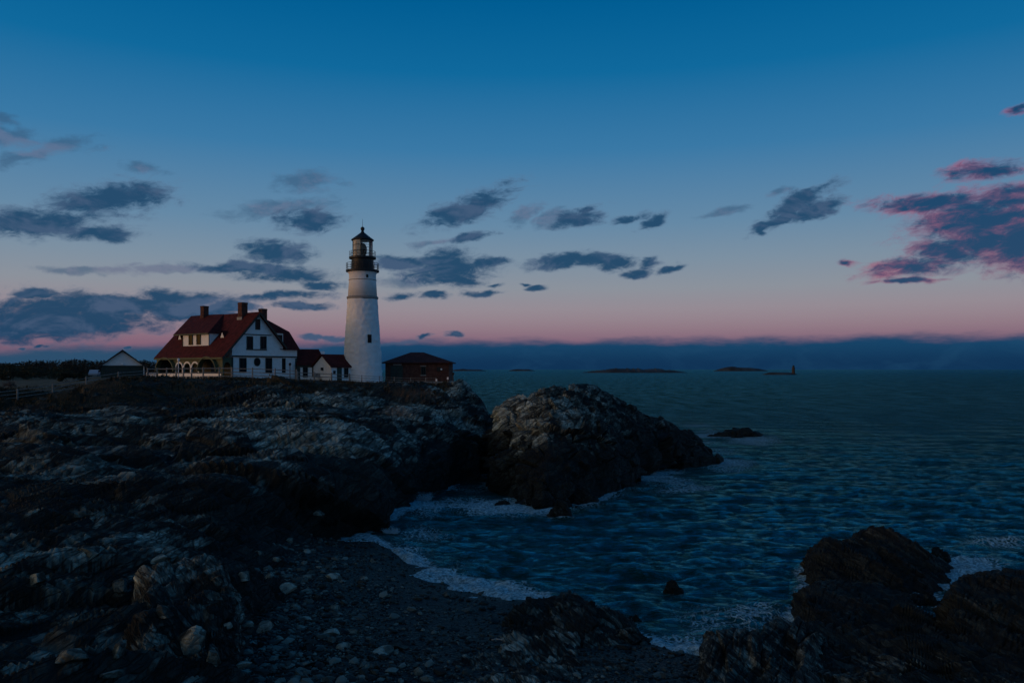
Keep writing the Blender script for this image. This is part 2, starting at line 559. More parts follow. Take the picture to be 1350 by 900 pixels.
def rock_material(name, turn, soil=False, slab=(1.9, 0.75, 0.42), size=1.0, strata=1.0, bump=1.0, joint=0.9):
    """bedded, jointed rock: slabs of slab-sized cells with dark joints, a finer set of cracks, thin bedding lines"""
    m_, t, b = new_mat(name)
    pos = t.nodes.new('ShaderNodeTexCoord').outputs['Object']
    pale, crk = attr(t, 'pale'), attr(t, 'crack')
    n1 = tnoise(t, pos, 0.9, 5, 0.65)
    n2 = tnoise(t, pos, 7.0, 4, 0.7)
    # wander the joints a little
    wn = t.nodes.new('ShaderNodeTexNoise')
    wn.inputs['Scale'].default_value = 0.9
    wn.inputs['Detail'].default_value = 3
    t.links.new(pos, wn.inputs['Vector'])
    ws = t.nodes.new('ShaderNodeVectorMath'); ws.operation = 'MULTIPLY_ADD'
    ws.inputs[1].default_value = (0.5, 0.5, 0.35)
    t.links.new(wn.outputs['Color'], ws.inputs[0]); t.links.new(pos, ws.inputs[2])
    vr = t.nodes.new('ShaderNodeVectorRotate')
    vr.rotation_type = 'EULER_XYZ'
    vr.inputs['Rotation'].default_value = turn
    t.links.new(ws.outputs[0], vr.inputs['Vector'])
    def cellset(k):
        mp = t.nodes.new('ShaderNodeVectorMath'); mp.operation = 'MULTIPLY'
        mp.inputs[1].default_value = tuple(1.0 / (x * size * k) for x in slab)
        t.links.new(vr.outputs[0], mp.inputs[0])
        ve = t.nodes.new('ShaderNodeTexVoronoi'); ve.feature = 'DISTANCE_TO_EDGE'
        vc = t.nodes.new('ShaderNodeTexVoronoi'); vc.feature = 'F1'
        for v_ in (ve, vc):
            v_.inputs['Scale'].default_value = 1.0
            v_.inputs['Randomness'].default_value = 0.9
            t.links.new(mp.outputs[0], v_.inputs['Vector'])
        sp = t.nodes.new('ShaderNodeSeparateColor')
        t.links.new(vc.outputs['Color'], sp.inputs[0])
        return ve.outputs['Distance'], sp.outputs[0], mp.outputs[0]
    e1, r1, q1 = cellset(1.0)
    e2, r2, q2 = cellset(0.38)
    st = t.nodes.new('ShaderNodeVectorMath'); st.operation = 'MULTIPLY'
    st.inputs[1].default_value = (0.25, 0.4, 4.0)
    t.links.new(vr.outputs[0], st.inputs[0])
    n3 = tnoise(t, st.outputs[0], 2.2 / size, 4, 0.65, 0.3)
    slabv = tmath(t, 'ADD', tmath(t, 'MULTIPLY', r1, 0.6), tmath(t, 'MULTIPLY', r2, 0.4))
    f = tmath(t, 'ADD', tmath(t, 'MULTIPLY', n1, 0.25), tmath(t, 'ADD', tmath(t, 'MULTIPLY', n3, 0.30), tmath(t, 'MULTIPLY', slabv, 0.45)))
    dark = tmix(t, tstep(t, 0.30, 0.70, f), (0.006, 0.0085, 0.0072, 1), (0.036, 0.047, 0.040, 1))
    lite = tmix(t, tstep(t, 0.32, 0.66, f), (0.085, 0.108, 0.092, 1), (0.46, 0.54, 0.46, 1))
    lite = tmix(t, tmath(t, 'MULTIPLY', tstep(t, 0.55, 0.75, tnoise(t, pos, 0.35, 3, 0.6)), 0.8), lite, (0.12, 0.115, 0.085, 1))
    mixf = tmath(t, 'ADD', pale, tmath(t, 'ADD', tmath(t, 'MULTIPLY', tmath(t, 'SUBTRACT', n2, 0.5), 0.35), tmath(t, 'MULTIPLY', tmath(t, 'SUBTRACT', slabv, 0.5), 0.40)))
    c = tmix(t, tstep(t, 0.15, 0.85, mixf), dark, lite)
    jw = tmath(t, 'MAXIMUM', tmath(t, 'MULTIPLY_ADD', tnoise(t, pos, 1.7, 3, 0.6), 0.34, -0.10), 0.004)
    j1 = tstep(t, jw, 0.0, e1, 'LINEAR')
    j2 = tmath(t, 'MULTIPLY', tstep(t, tmath(t, 'MULTIPLY', jw, 1.3), 0.0, e2, 'LINEAR'), 0.7)
    jj = tmath(t, 'MAXIMUM', tmath(t, 'MAXIMUM', j1, j2), tmath(t, 'MULTIPLY', crk, 0.8))
    c = tmix(t, tmath(t, 'MULTIPLY', jj, joint), c, (0.005, 0.006, 0.006, 1))
    if soil:
        veg = attr(t, 'veg')
        dirt = attr(t, 'dirt')
        vn = tstep(t, 0.35, 0.68, tnoise(t, pos, 0.5, 5, 0.65))
        g = tmix(t, vn, (0.016, 0.018, 0.010, 1), (0.055, 0.046, 0.028, 1))
        g = tmix(t, attr(t, 'lawn'), g, tmix(t, vn, (0.075, 0.068, 0.030, 1), (0.13, 0.11, 0.058, 1)))
        vf = tstep(t, 0.35, 0.65, tmath(t, 'ADD', veg, tmath(t, 'MULTIPLY', tmath(t, 'SUBTRACT', n1, 0.5), 0.9)))
        c = tmix(t, vf, c, g)
        c = tmix(t, dirt, c, (0.13, 0.075, 0.045, 1))
    t.links.new(c, b.inputs['Base Color'])
    b.inputs['Roughness'].default_value = 0.75
    b.inputs['Specular IOR Level'].default_value = 0.2
    # slab heights, joints, bedding relief
    h = tmath(t, 'ADD', tmath(t, 'MULTIPLY', r1, 0.9), tmath(t, 'MULTIPLY', r2, 0.35))
    h = tmath(t, 'SUBTRACT', h, tmath(t, 'MULTIPLY', jj, 0.6))
    h = tmath(t, 'ADD', h, tmath(t, 'ADD', tmath(t, 'MULTIPLY', n3, 0.8 * strata), tmath(t, 'MULTIPLY', n2, 0.25)))
    bp = t.nodes.new('ShaderNodeBump')
    bp.inputs['Strength'].default_value = 1.0
    bp.inputs['Distance'].default_value = 0.16 * size * bump
    t.links.new(h, bp.inputs['Height'])
    t.links.new(bp.outputs[0], b.inputs['Normal'])
    return m_

M = {}
M['headland'] = rock_material('headland_rock', (rad(6), rad(42), rad(0)), soil=True, slab=(1.7, 2.2, 0.5))
M['stack'] = rock_material('sea_stack_rock', (rad(16), rad(34), rad(30)), slab=(2.0, 0.9, 0.6))
M['outcrop'] = rock_material('outcrop_rock', (rad(12), rad(-42), rad(24)), slab=(2.2, 0.7, 0.32), size=0.55)
M['boulder'] = rock_material('boulder_stone', (rad(20), rad(15), rad(40)), slab=(1.2, 1.0, 0.9), size=0.7, strata=0.3, bump=0.35, joint=0.2)
M['white'] = simple('white_painted_wood', (0.82, 0.81, 0.78), 0.6, 0.06, 2.0)
M['tower'] = simple('whitewashed_stone', (0.84, 0.83, 0.81), 0.75, 0.07, 1.1, 0.2, 1.0, 2.4)
M['tower_smooth'] = simple('whitewashed_brick', (0.82, 0.80, 0.77), 0.7, 0.06, 1.2, 0.2, 0.25, 4.0)
M['olive'] = simple('olive_painted_wood', (0.085, 0.10, 0.055), 0.65, 0.15, 2.0)
M['trim'] = simple('dark_green_trim_porch_shade', (0.030, 0.040, 0.034), 0.6, 0.2, 3.0)  # real trim; on the porch inner walls its darkness stands for shade
M['roof'] = simple('red_shingle', (0.072, 0.013, 0.012), 0.85, 0.35, 1.8, 0.15, 0.5, 9.0)
M['brick'] = simple('brick', (0.095, 0.042, 0.032), 0.85, 0.3, 2.2, 0.15, 0.4, 12.0)
M['black'] = simple('black_iron', (0.010, 0.012, 0.014), 0.5, 0.2, 4.0, 0.35)
M['slate'] = simple('dark_slate', (0.03, 0.03, 0.033), 0.7, 0.25, 3.0)
M['timber'] = simple('weathered_timber', (0.22, 0.21, 0.19), 0.85, 0.35, 5.0)
M['stone_trim'] = simple('granite_trim', (0.28, 0.26, 0.24), 0.8, 0.15, 4.0)
M['green_door'] = simple('green_door_paint', (0.018, 0.04, 0.034), 0.55, 0.2, 3.0)
M['curtain'] = simple('cream_curtain', (0.86, 0.82, 0.78), 0.85, 0.06, 5.0)
def curtain_mat():
    m_, t, b = new_mat('thin_cream_curtain')
    d = t.nodes.new('ShaderNodeBsdfDiffuse'); tr = t.nodes.new('ShaderNodeBsdfTranslucent'); mx = t.nodes.new('ShaderNodeMixShader')
    n = tnoise(t, t.nodes.new('ShaderNodeTexCoord').outputs['Object'], 5.0, 3, 0.6)
    c = tmix(t, n, (0.86, 0.82, 0.79, 1), (0.93, 0.90, 0.87, 1))
    t.links.new(c, d.inputs[0]); t.links.new(c, tr.inputs[0])
    mx.inputs[0].default_value = 0.45
    t.links.new(d.outputs[0], mx.inputs[1]); t.links.new(tr.outputs[0], mx.inputs[2])
    t.links.new(mx.outputs[0], t.nodes['Material Output'].inputs[0])
    return m_
M['curtain'] = curtain_mat()
M['brass'] = simple('lens_brass', (0.30, 0.22, 0.10), 0.35, 0.2, 6.0, 0.5, metal=0.8)
M['rubber'] = simple('rubber', (0.015, 0.015, 0.015), 0.8, 0.1)
M['carpaint'] = simple('white_car_paint', (0.30, 0.36, 0.42), 0.3, 0.03, 1.0, 0.5)
M['drift'] = simple('bleached_driftwood', (0.42, 0.38, 0.33), 0.85, 0.2, 8.0)
M['scrub'] = simple('dry_scrub', (0.042, 0.036, 0.020), 0.9, 0.5, 0.8)
M['leaf'] = simple('dark_foliage', (0.020, 0.028, 0.016), 0.85, 0.5, 0.3)
M['wood_far'] = simple('bare_wood_foliage', (0.020, 0.024, 0.020), 0.9, 0.5, 0.08)
M['twig'] = simple('grey_twig', (0.09, 0.085, 0.075), 0.9, 0.3, 1.0)
M['bark'] = simple('bark', (0.04, 0.033, 0.027), 0.9, 0.3, 3.0)
M['island'] = simple('distant_island', (0.035, 0.045, 0.05), 0.95, 0.5, 0.02)

def glass_mat(name, col, rough=0.06):
    m_, t, b = new_mat(name)
    b.inputs['Base Color'].default_value = (*col, 1)
    b.inputs['Roughness'].default_value = rough
    b.inputs['Specular IOR Level'].default_value = 0.08
    tc = t.nodes.new('ShaderNodeTexCoord').outputs['Object']
    bp = t.nodes.new('ShaderNodeBump')
    bp.inputs['Strength'].default_value = 0.08
    bp.inputs['Distance'].default_value = 0.02
    t.links.new(tnoise(t, tc, 2.0, 2, 0.5), bp.inputs['Height'])
    t.links.new(bp.outputs[0], b.inputs['Normal'])
    return m_
M['glass'] = glass_mat('dark_window_glass', (0.012, 0.017, 0.020))

def clear_glass():
    m_, t, b = new_mat('lantern_glass')
    tr = t.nodes.new('ShaderNodeBsdfTransparent')
    gl = t.nodes.new('ShaderNodeBsdfGlossy')
    gl.inputs['Roughness'].default_value = 0.03
    mx = t.nodes.new('ShaderNodeMixShader')
    fr = t.nodes.new('ShaderNodeFresnel')
    fr.inputs[0].default_value = 1.5
    t.links.new(fr.outputs[0], mx.inputs[0])
    t.links.new(tr.outputs[0], mx.inputs[1])
    t.links.new(gl.outputs[0], mx.inputs[2])
    t.links.new(mx.outputs[0], t.nodes['Material Output'].inputs[0])
    return m_
M['clear'] = clear_glass()

def sea_material():
    m_, t, b = new_mat('sea_water')
    pos = t.nodes.new('ShaderNodeTexCoord').outputs['Object']
    foam, dist = attr(t, 'foam'), attr(t, 'dist')
    lace = tnoise(t, pos, 3.2, 6, 0.75, 0.8)
    lace2 = t.nodes.new('ShaderNodeTexVoronoi')
    lace2.feature = 'DISTANCE_TO_EDGE'
    lace2.inputs['Scale'].default_value = 2.3
    wv = t.nodes.new('ShaderNodeVectorMath'); wv.operation = 'ADD'
    t.links.new(pos, wv.inputs[0])
    wn = t.nodes.new('ShaderNodeTexNoise'); wn.inputs['Scale'].default_value = 0.9; wn.inputs['Detail'].default_value = 4
    t.links.new(pos, wn.inputs['Vector'])
    ws = t.nodes.new('ShaderNodeVectorMath'); ws.operation = 'SCALE'; ws.inputs['Scale'].default_value = 2.2
    t.links.new(wn.outputs['Color'], ws.inputs[0]); t.links.new(ws.outputs[0], wv.inputs[1])
    t.links.new(wv.outputs[0], lace2.inputs['Vector'])
    web = tstep(t, 0.22, 0.0, lace2.outputs['Distance'])
    k = tmath(t, 'ADD', tmath(t, 'MULTIPLY', foam, 1.65), tmath(t, 'ADD', tmath(t, 'MULTIPLY', tmath(t, 'SUBTRACT', lace, 0.5), 2.3), tmath(t, 'MULTIPLY', tmath(t, 'SUBTRACT', web, 0.35), 0.75)))
    ff = tmath(t, 'MULTIPLY', tstep(t, 0.50, 1.15, k), tstep(t, 0.16, 0.50, foam))
    deep = (0.0008, 0.026, 0.014, 1)
    milky = (0.006, 0.075, 0.045, 1)
    c = tmix(t, tmath(t, 'MULTIPLY', tstep(t, 0.03, 0.7, foam), 0.7), deep, milky)
    c = tmix(t, ff, c, tmix(t, tstep(t, 0.36, 0.66, tnoise(t, pos, 5.5, 5, 0.75, 0.5)), (0.12, 0.24, 0.28, 1), (0.56, 0.84, 0.92, 1)))
    df = t.nodes.new('ShaderNodeBsdfDiffuse')
    t.links.new(c, df.inputs['Color'])
    gl = t.nodes.new('ShaderNodeBsdfGlossy')
    gl.inputs['Color'].default_value = (0.14, 0.47, 0.53, 1)
    r = tmath(t, 'ADD', tmath(t, 'MULTIPLY', dist, 0.18), 0.06)
    t.links.new(r, gl.inputs['Roughness'])
    fr = t.nodes.new('ShaderNodeFresnel')
    fr.inputs['IOR'].default_value = 1.333
    mx = t.nodes.new('ShaderNodeMixShader')
    # noise in the reflection strength stands in for light and dark wave slopes
    def patch(sx, sy, sc):
        pm = t.nodes.new('ShaderNodeMapping')
        pm.inputs['Scale'].default_value = (sx, sy, 1)
        pm.inputs['Rotation'].default_value = (0, 0, rad(4))
        t.links.new(pos, pm.inputs[0])
        return tnoise(t, pm.outputs[0], sc, 4, 0.65)
    slope_glint = tmix(t, dist, tcomb(t, patch(0.9, 1.5, 1.0), 0, 0), tcomb(t, patch(0.22, 0.05, 1.0), 0, 0))
    rs_ = t.nodes.new('ShaderNodeSeparateXYZ')
    t.links.new(slope_glint, rs_.inputs[0])
    gain = tmath(t, 'MULTIPLY_ADD', tstep(t, 0.30, 0.74, rs_.outputs[0]), 0.70, 0.18)
    t.links.new(tmath(t, 'MULTIPLY', tmath(t, 'MULTIPLY', fr.outputs[0], gain), tmath(t, 'SUBTRACT', 1.0, tmath(t, 'MULTIPLY', ff, 0.85))), mx.inputs[0])
    t.links.new(df.outputs[0], mx.inputs[1])
    t.links.new(gl.outputs[0], mx.inputs[2])
    t.links.new(mx.outputs[0], t.nodes['Material Output'].inputs[0])
    mp = t.nodes.new('ShaderNodeMapping')
    mp.inputs['Scale'].default_value = (0.62, 1.9, 1)
    mp.inputs['Rotation'].default_value = (0, 0, rad(6))
    t.links.new(pos, mp.inputs[0])
    h = tmath(t, 'ADD', tmath(t, 'MULTIPLY', tnoise(t, mp.outputs[0], 3.4, 5, 0.65, 0.3), 0.85), tmath(t, 'MULTIPLY', tnoise(t, mp.outputs[0], 0.6, 4, 0.6, 0.3), 0.8))
    h = tmath(t, 'ADD', h, tmath(t, 'MULTIPLY', ff, 0.5))
    bp = t.nodes.new('ShaderNodeBump')
    bp.inputs['Strength'].default_value = 1.0
    t.links.new(tmath(t, 'ADD', tmath(t, 'MULTIPLY', dist, 2.2), 0.26), bp.inputs['Distance'])
    t.links.new(h, bp.inputs['Height'])
    for nd in (df, gl, fr):
        t.links.new(bp.outputs[0], nd.inputs['Normal'])
    return m_
M['sea'] = sea_material()

def beach_material():
    m_, t, b = new_mat('pebble_beach')
    pos = t.nodes.new('ShaderNodeTexCoord').outputs['Object']
    vo = t.nodes.new('ShaderNodeTexVoronoi')
    vo.inputs['Scale'].default_value = 9.0
    t.links.new(pos, vo.inputs['Vector'])
    s = t.nodes.new('ShaderNodeSeparateColor')
    t.links.new(vo.outputs['Color'], s.inputs[0])
    c = tmix(t, tstep(t, 0.5, 1.0, s.outputs[0]), (0.008, 0.011, 0.010, 1), (0.050, 0.064, 0.055, 1))
    c = tmix(t, tstep(t, 0.4, 0.7, tnoise(t, pos, 0.4, 4, 0.6)), c, (0.012, 0.013, 0.014, 1))
    t.links.new(c, b.inputs['Base Color'])
    b.inputs['Roughness'].default_value = 0.6
    b.inputs['Specular IOR Level'].default_value = 0.2
    bp = t.nodes.new('ShaderNodeBump')
    bp.inputs['Strength'].default_value = 1.0
    bp.inputs['Distance'].default_value = 0.06
    bp.invert = True
    t.links.new(vo.outputs['Distance'], bp.inputs['Height'])
    t.links.new(bp.outputs[0], b.inputs['Normal'])
    return m_
M['beach'] = beach_material()

def pebble_material():
    m_, t, b = new_mat('pebbles')
    tone = attr(t, 'tone')
    r = tmix(t, tone, (0.006, 0.009, 0.008, 1), (0.16, 0.20, 0.175, 1))
    t.links.new(r, b.inputs['Base Color'])
    b.inputs['Roughness'].default_value = 0.6
    b.inputs['Specular IOR Level'].default_value = 0.2
    return m_
M['pebble'] = pebble_material()

# ------------------------------------------------------------------ terrain control columns: px -> (distance, height) knots
HEAD = {
    -260: [(4, 7.6), (16, 3.9), (26, 4.0), (34, 4.2), (41, 4.7), (55, 5.4), (70, 6.4), (83, 7.7), (93, 8.1), (180, 8.4), (340, 8.0)],
    0:   [(4, 7.6), (17, 2.9), (26, 3.4), (34, 3.6), (42, 4.2), (56, 5.3), (72, 6.4), (86, 7.6), (95, 8.1), (180, 8.6), (340, 8.0)],
    80:  [(4, 7.6), (17, 2.7), (26, 3.1), (34, 3.4), (42, 4.1), (57, 5.3), (73, 6.5), (88, 7.9), (97, 8.5), (180, 8.8), (340, 8.0)],
    120: [(4, 7.6), (17, 2.6), (26, 3.0), (34, 3.2), (42, 4.0), (57, 5.3), (74, 6.6), (91, 8.5), (100, 8.9), (180, 9.0), (340, 8.0)],
    170: [(4, 7.6), (17, 2.4), (26, 2.8), (35, 3.1), (43, 3.9), (58, 5.3), (75, 6.8), (93, 9.05), (103, 9.3), (180, 9.2), (340, 8.0)],
    230: [(4, 7.6), (18, 2.1), (26, 2.5), (36, 2.4), (43, 3.8), (58, 5.2), (77, 6.9), (95, 9.25), (104, 9.35), (180, 9.2), (340, 8.0)],
    300: [(4, 7.4), (18, 1.6), (25, 1.6), (39, 1.3), (43, 3.6), (58, 5.2), (78, 6.9), (97, 9.35), (106, 9.4), (180, 9.0), (300, 6.0)],
    345: [(4, 7.0), (18, 0.6), (27, 0.2), (43, 0.9), (46, 3.6), (61, 5.2), (81, 6.9), (98, 9.30), (107, 9.3), (170, 8.8), (260, 2.0)],
    400: [(4, 6.0), (18, 0.0), (32, -0.4), (46.5, 0.5), (49, 3.7), (64, 5.2), (84, 6.9), (99, 9.0), (110, 9.1), (160, 8.6), (190, -3)],
    450: [(4, 5.0), (18, -2), (36, -1.0), (48.5, 0.0), (51, 3.7), (66, 5.2), (86, 6.8), (101, 8.75), (112, 8.85), (155, 8.4), (180, -3)],
    485: [(4, 4.0), (18, -3), (42, -2.4), (50, -0.6), (52.5, 3.6), (68, 5.0), (88, 6.6), (103, 8.6), (114, 8.6), (150, 8.2), (175, -3)],
    530: [(4, 3.0), (20, -4), (50, -2.6), (57.5, -0.7), (60, 3.3), (73, 4.9), (90, 6.4), (105, 8.3), (116, 8.3), (145, 8.0), (170, -3)],
    575: [(4, 3.0), (20, -4), (59, -2.6), (67, -0.7), (69.5, 3.1), (80, 4.8), (93, 6.4), (107, 8.3), (117, 8.3), (140, 8.0), (165, -3)],
    592: [(4, 3.0), (20, -4), (62, -2.6), (70, -0.7), (72.5, 3.0), (83, 4.9), (94, 6.6), (106, 8.9), (113, 8.7), (136, 7.5), (158, -3)],
    606: [(4, 3.0), (20, -4), (65, -2.6), (73, -0.7), (75.5, 3.0), (85, 5.0), (95, 6.9), (105, 9.15), (110, 8.9), (126, 4.0), (145, -3)],
    614: [(4, 3.0), (20, -4), (66, -2.6), (74.5, -0.7), (77, 3.1), (87, 5.0), (96, 6.7), (104, 7.8), (109, 7.4), (120, 3.0), (136, -3)],
    632: [(4, 3.0), (20, -4), (68, -2.6), (77, -0.7), (79.5, 3.1), (88, 4.9), (96, 6.3), (101, 7.2), (106, 6.8), (115, 2.0), (128, -3)],
    646: [(4, 3.0), (20, -4), (70, -2.6), (79.5, -0.7), (82, 2.4), (88, 4.0), (94, 4.9), (98, 5.2), (102, 4.4), (109, 1.0), (120, -3)],
    655: [(4, 3.0), (20, -4), (72, -2.8), (82, -1.2), (84, 0.1), (89, 0.9), (94, 1.2), (98, 0.8), (101, 0.2), (106, -1.2), (115, -3)],
    672: [(4, 3.0), (20, -5), (74, -4), (83, -4), (86, -4), (90, -4), (95, -4), (99, -4), (103, -4), (107, -4), (115, -4)],
}

def mound(spec, near=2.2, shoulder=0.45, back=16.0, under=-0.9):
    """rows (px, base distance, crest distance, crest picture row) -> knots"""
    out = {}
    for px, d0, dt, py in spec:
        zt = Z_at(py, dt)
        zs = max(zt * 0.42, under + 0.2)
        out[px] = [(d0 - 7, -3.2), (d0 - 0.6, under), (d0 + 0.10 * (dt - d0), zs * 0.75), (d0 + shoulder * (dt - d0), zs + (zt - zs) * 0.45),
                   (d0 + 0.8 * (dt - d0), zs + (zt - zs) * 0.88), (dt, zt), (dt + back * 0.35, zt * 0.86 - 0.15), (dt + back * 0.7, zt * 0.4 - 0.5), (dt + back, -3.2)]
    return out

STACK = mound([(640, 86, 88, 625), (652, 79, 84, 612), (659, 73, 80, 575), (667, 69, 79, 547), (690, 62.5, 79, 530), (704, 61, 80, 519), (720, 60, 80, 510), (745, 61, 81, 508),
               (775, 63, 82, 510), (800, 65.5, 83, 519), (813, 68, 84, 530), (830, 71.5, 86, 537), (850, 77, 88, 544), (870, 83, 91, 552), (885, 86, 92, 561),
               (900, 87, 92, 574), (915, 87.5, 92, 588), (930, 88, 91.5, 599), (936, 88.6, 90.4, 608), (943, 89.6, 90.6, 624)], under=-0.8)

SEA_ROCKS = {}      # name key -> knots used for foam as well

# ------------------------------------------------------------------ headland
def smooth_tone(tone):
    return np.clip(0.5 + 0.5 * tone, 0, 1)

def make_headland():
    G, T = column_grid(HEAD, 760, 470, seg_w=[0.15, 0.9, 1.0, 1.0, 1.0, 1.0, 1.0, 0.9, 0.35, 0.12])
    base = G.copy()
    P = G.reshape(-1, 3)
    # broad unevenness of ledges
    rocky = (1 - sstep(6.6, 7.25, T)) * (0.45 + 0.55 * sstep(0.5, 1.2, T))
    G = G + np.stack([fbm(P / 9.0, 3, 3), fbm(P / 9.0 + 40, 5, 3), fbm(P / 7.0 + 80, 7, 3) * 0.8], -1).reshape(G.shape) * (0.75 * rocky[..., None])
    near = sstep(60, 25, G[..., 1])
    # bedding: gently dipping in the middle distance, steep slabs in the foreground
    Bfar = joints(62, 4.0, 0.9, 0.45)
    Bnear = joints(48, 4.6, 0.8, 0.4)
    Gf, tf, cf = rock_displace(G, rocky, Bfar, 11, (4.6, 1.55, 0.62), (1.30, 0.42, 0.03), 13)
    Gn, tn, cn = rock_displace(G, rocky, Bnear, 23, (3.2, 1.15, 0.42), (0.80, 0.34, 0.025), 20)
    w = sstep(0.3, 0.7, near)
    G = Gf * (1 - w[..., None]) + Gn * w[..., None]
    wv = w.reshape(-1)
    tone = tf * (1 - wv) + tn * wv
    crk = cf * (1 - wv) + cn * wv
    G[..., 2] += (1 - rocky) * 0.05 * fbm(P / 1.3, 9, 3).reshape(T.shape)
    z = G[..., 2].reshape(-1)
    p = G.reshape(-1, 3)
    px = CX + F * p[:, 0] / p[:, 1]
    wav = fbm(p / 6.0, 71, 3)
    dry = sstep(2.6, 4.6, z + 0.9 * wav - 0.010 * (p[:, 1] - 50))
    neardry = sstep(2.2, 3.4, z + 0.5 * wav) * sstep(45, 30, p[:, 1])
    band = sstep(230, 330, px) * sstep(660, 560, px) * sstep(50, 58, p[:, 1])
    leftn = sstep(310, 240, px) * 0.55
    big = 0.55 + 0.75 * sstep(-0.35, 0.45, fbm(p * np.array([0.7, 1.0, 1.4]) / 9.0, 131, 3))
    pale = big * np.maximum(dry * (0.20 + 0.50 * band), 0.40 * leftn + 0.10 * neardry) + tone * 0.85 * np.maximum(dry * (0.5 + 0.3 * band), 0.95 * leftn + 0.10)
    pale = pale * (1 - 0.75 * sstep(5.35, 6.1, T.reshape(-1) + 0.35 * fbm(p / 5.0, 141, 3)) * sstep(600, 540, px))
    veg = sstep(5.95, 6.9, T.reshape(-1) + 0.45 * fbm(p / 4.0, 91, 3))
    lawn = sstep(6.9, 7.5, T.reshape(-1)) * sstep(235, 140, px)
    py = HY + F * (EYE - z) / p[:, 1]
    dirt = np.exp(-(((px - 548) / 26) ** 2 + ((py - 519) / 6.5) ** 2)) * 0.9 + 0.7 * np.exp(-(((px - 522) / 14) ** 2 + ((py - 543) / 7) ** 2))
    veg = np.where(px > 585, veg * sstep(600, 585, px), veg)
    o = np_mesh('headland', G, grid_quads(*T.shape), mat=M['headland'],
                attrs={'pale': np.clip(pale, 0, 1), 'crack': crk * rocky.reshape(-1), 'veg': veg, 'lawn': lawn, 'dirt': np.clip(dirt, 0, 1)})
    tag(o, kind='structure')
    return G, T, base
HG, HT, HB = make_headland()
HGf = HG.reshape(-1, 3)

def top_of(x, y, arrs):
    """height of the built ground at (x, y): nearest grid vertices"""
    best = -99
    for A in arrs:
        d = (A[:, 0] - x) ** 2 + (A[:, 1] - y) ** 2
        i = np.argpartition(d, 6)[:6]
        if d[i].min() < 1.0:
            best = max(best, float(A[i, 2].mean()))
    return best

# ------------------------------------------------------------------ beach
BW_PX = np.array([200, 300, 400, 490, 540, 620, 700, 780, 850, 920, 1000])
BW_D = np.array([66, 62, 55, 49, 42.7, 38.3, 35.8, 33.6, 30.8, 29.4, 28.5])
def beach_z(px, D):
    return 1.25 * np.tanh((np.interp(px, BW_PX, BW_D) - D) * 0.088 / 1.25)

def make_beach():
    C, R = 180, 150
    px, D = np.meshgrid(np.linspace(230, 985, C), np.geomspace(12, 60, R))
    G = np.stack([(px - CX) / F * D, D, beach_z(px, D)], -1)
    P = G.reshape(-1, 3)
    G[..., 2] += (0.16 * fbm(P / 3.5, 41, 3) + 0.02 * fbm(P / 0.7, 47, 3)).reshape(R, C)
    o = np_mesh('pebble_beach', G, grid_quads(R, C), mat=M['beach'], smooth=True)
    tag(o, kind='structure')
    return G.reshape(-1, 3)
BGf = make_beach()

# ------------------------------------------------------------------ rocks standing apart
ROCK_KNOTS = [HEAD, STACK]
ROCK_VERTS = [HGf]
def make_rock(name, cols, label, cat, mat, B, seed, nc, nr, lumps, amps, pale_fn, group=None):
    G, T = column_grid(cols, nc, nr)
    P = G.reshape(-1, 3)
    amp = np.ones(T.shape)
    L = lumps[0]
    G = G + np.stack([fbm(P / (1.6 * L), seed + 1, 3), fbm(P / (1.6 * L) + 30, seed + 2, 3), 0.6 * fbm(P / (1.6 * L) + 60, seed + 3, 3)], -1).reshape(G.shape) * 0.15 * L
    G, tone, crk = rock_displace(G, amp, B, seed, lumps, amps)
    p = G.reshape(-1, 3)
    pale = pale_fn(p, CX + F * p[:, 0] / p[:, 1], fbm(p / (1.2 * L), seed + 9, 3)) 
    pale = np.clip(pale * (1 + 0.7 * tone) + 0.10 * tone, 0, 1)
    # object origin at the rock's own foot
    org = np.array([p[:, 0].mean(), p[:, 1].mean(), 0.0])
    o = np_mesh(name, p - org, grid_quads(*T.shape), mat=mat, attrs={'pale': pale, 'crack': crk})
    o.location = org
    tag(o, label, cat, group)
    ROCK_VERTS.append(p)
    return o

make_rock('sea_stack', STACK, 'big humped sea rock across the narrow channel from the lighthouse headland', 'rock', M['stack'],
          joints(50, 2.2, 1.0, 0.7), 51, 400, 260, (3.4, 1.35, 0.52), (1.15, 0.50, 0.10),
          lambda p, px, n: sstep(3.0, 5.2, p[:, 2] + 1.0 * n) * (0.22 + 0.5 * sstep(830, 690, px)))

def low(p, px, n):
    return 0.02 + 0.08 * n
# right foreground
def rows(spec, near_d, near_z, back=5.0):
    out = {}
    for px, dt, py, dn, zn in spec:
        zt = Z_at(py, dt)
        out[px] = [(near_d, near_z), (dn, zn), (dn + 0.35 * (dt - dn), zn + 0.45 * (zt - zn)), (dn + 0.75 * (dt - dn), zn + 0.9 * (zt - zn)), (dt, zt), (dt + 0.3 * back, zt * 0.7 - 0.15), (dt + back, -2.5)]
    return out

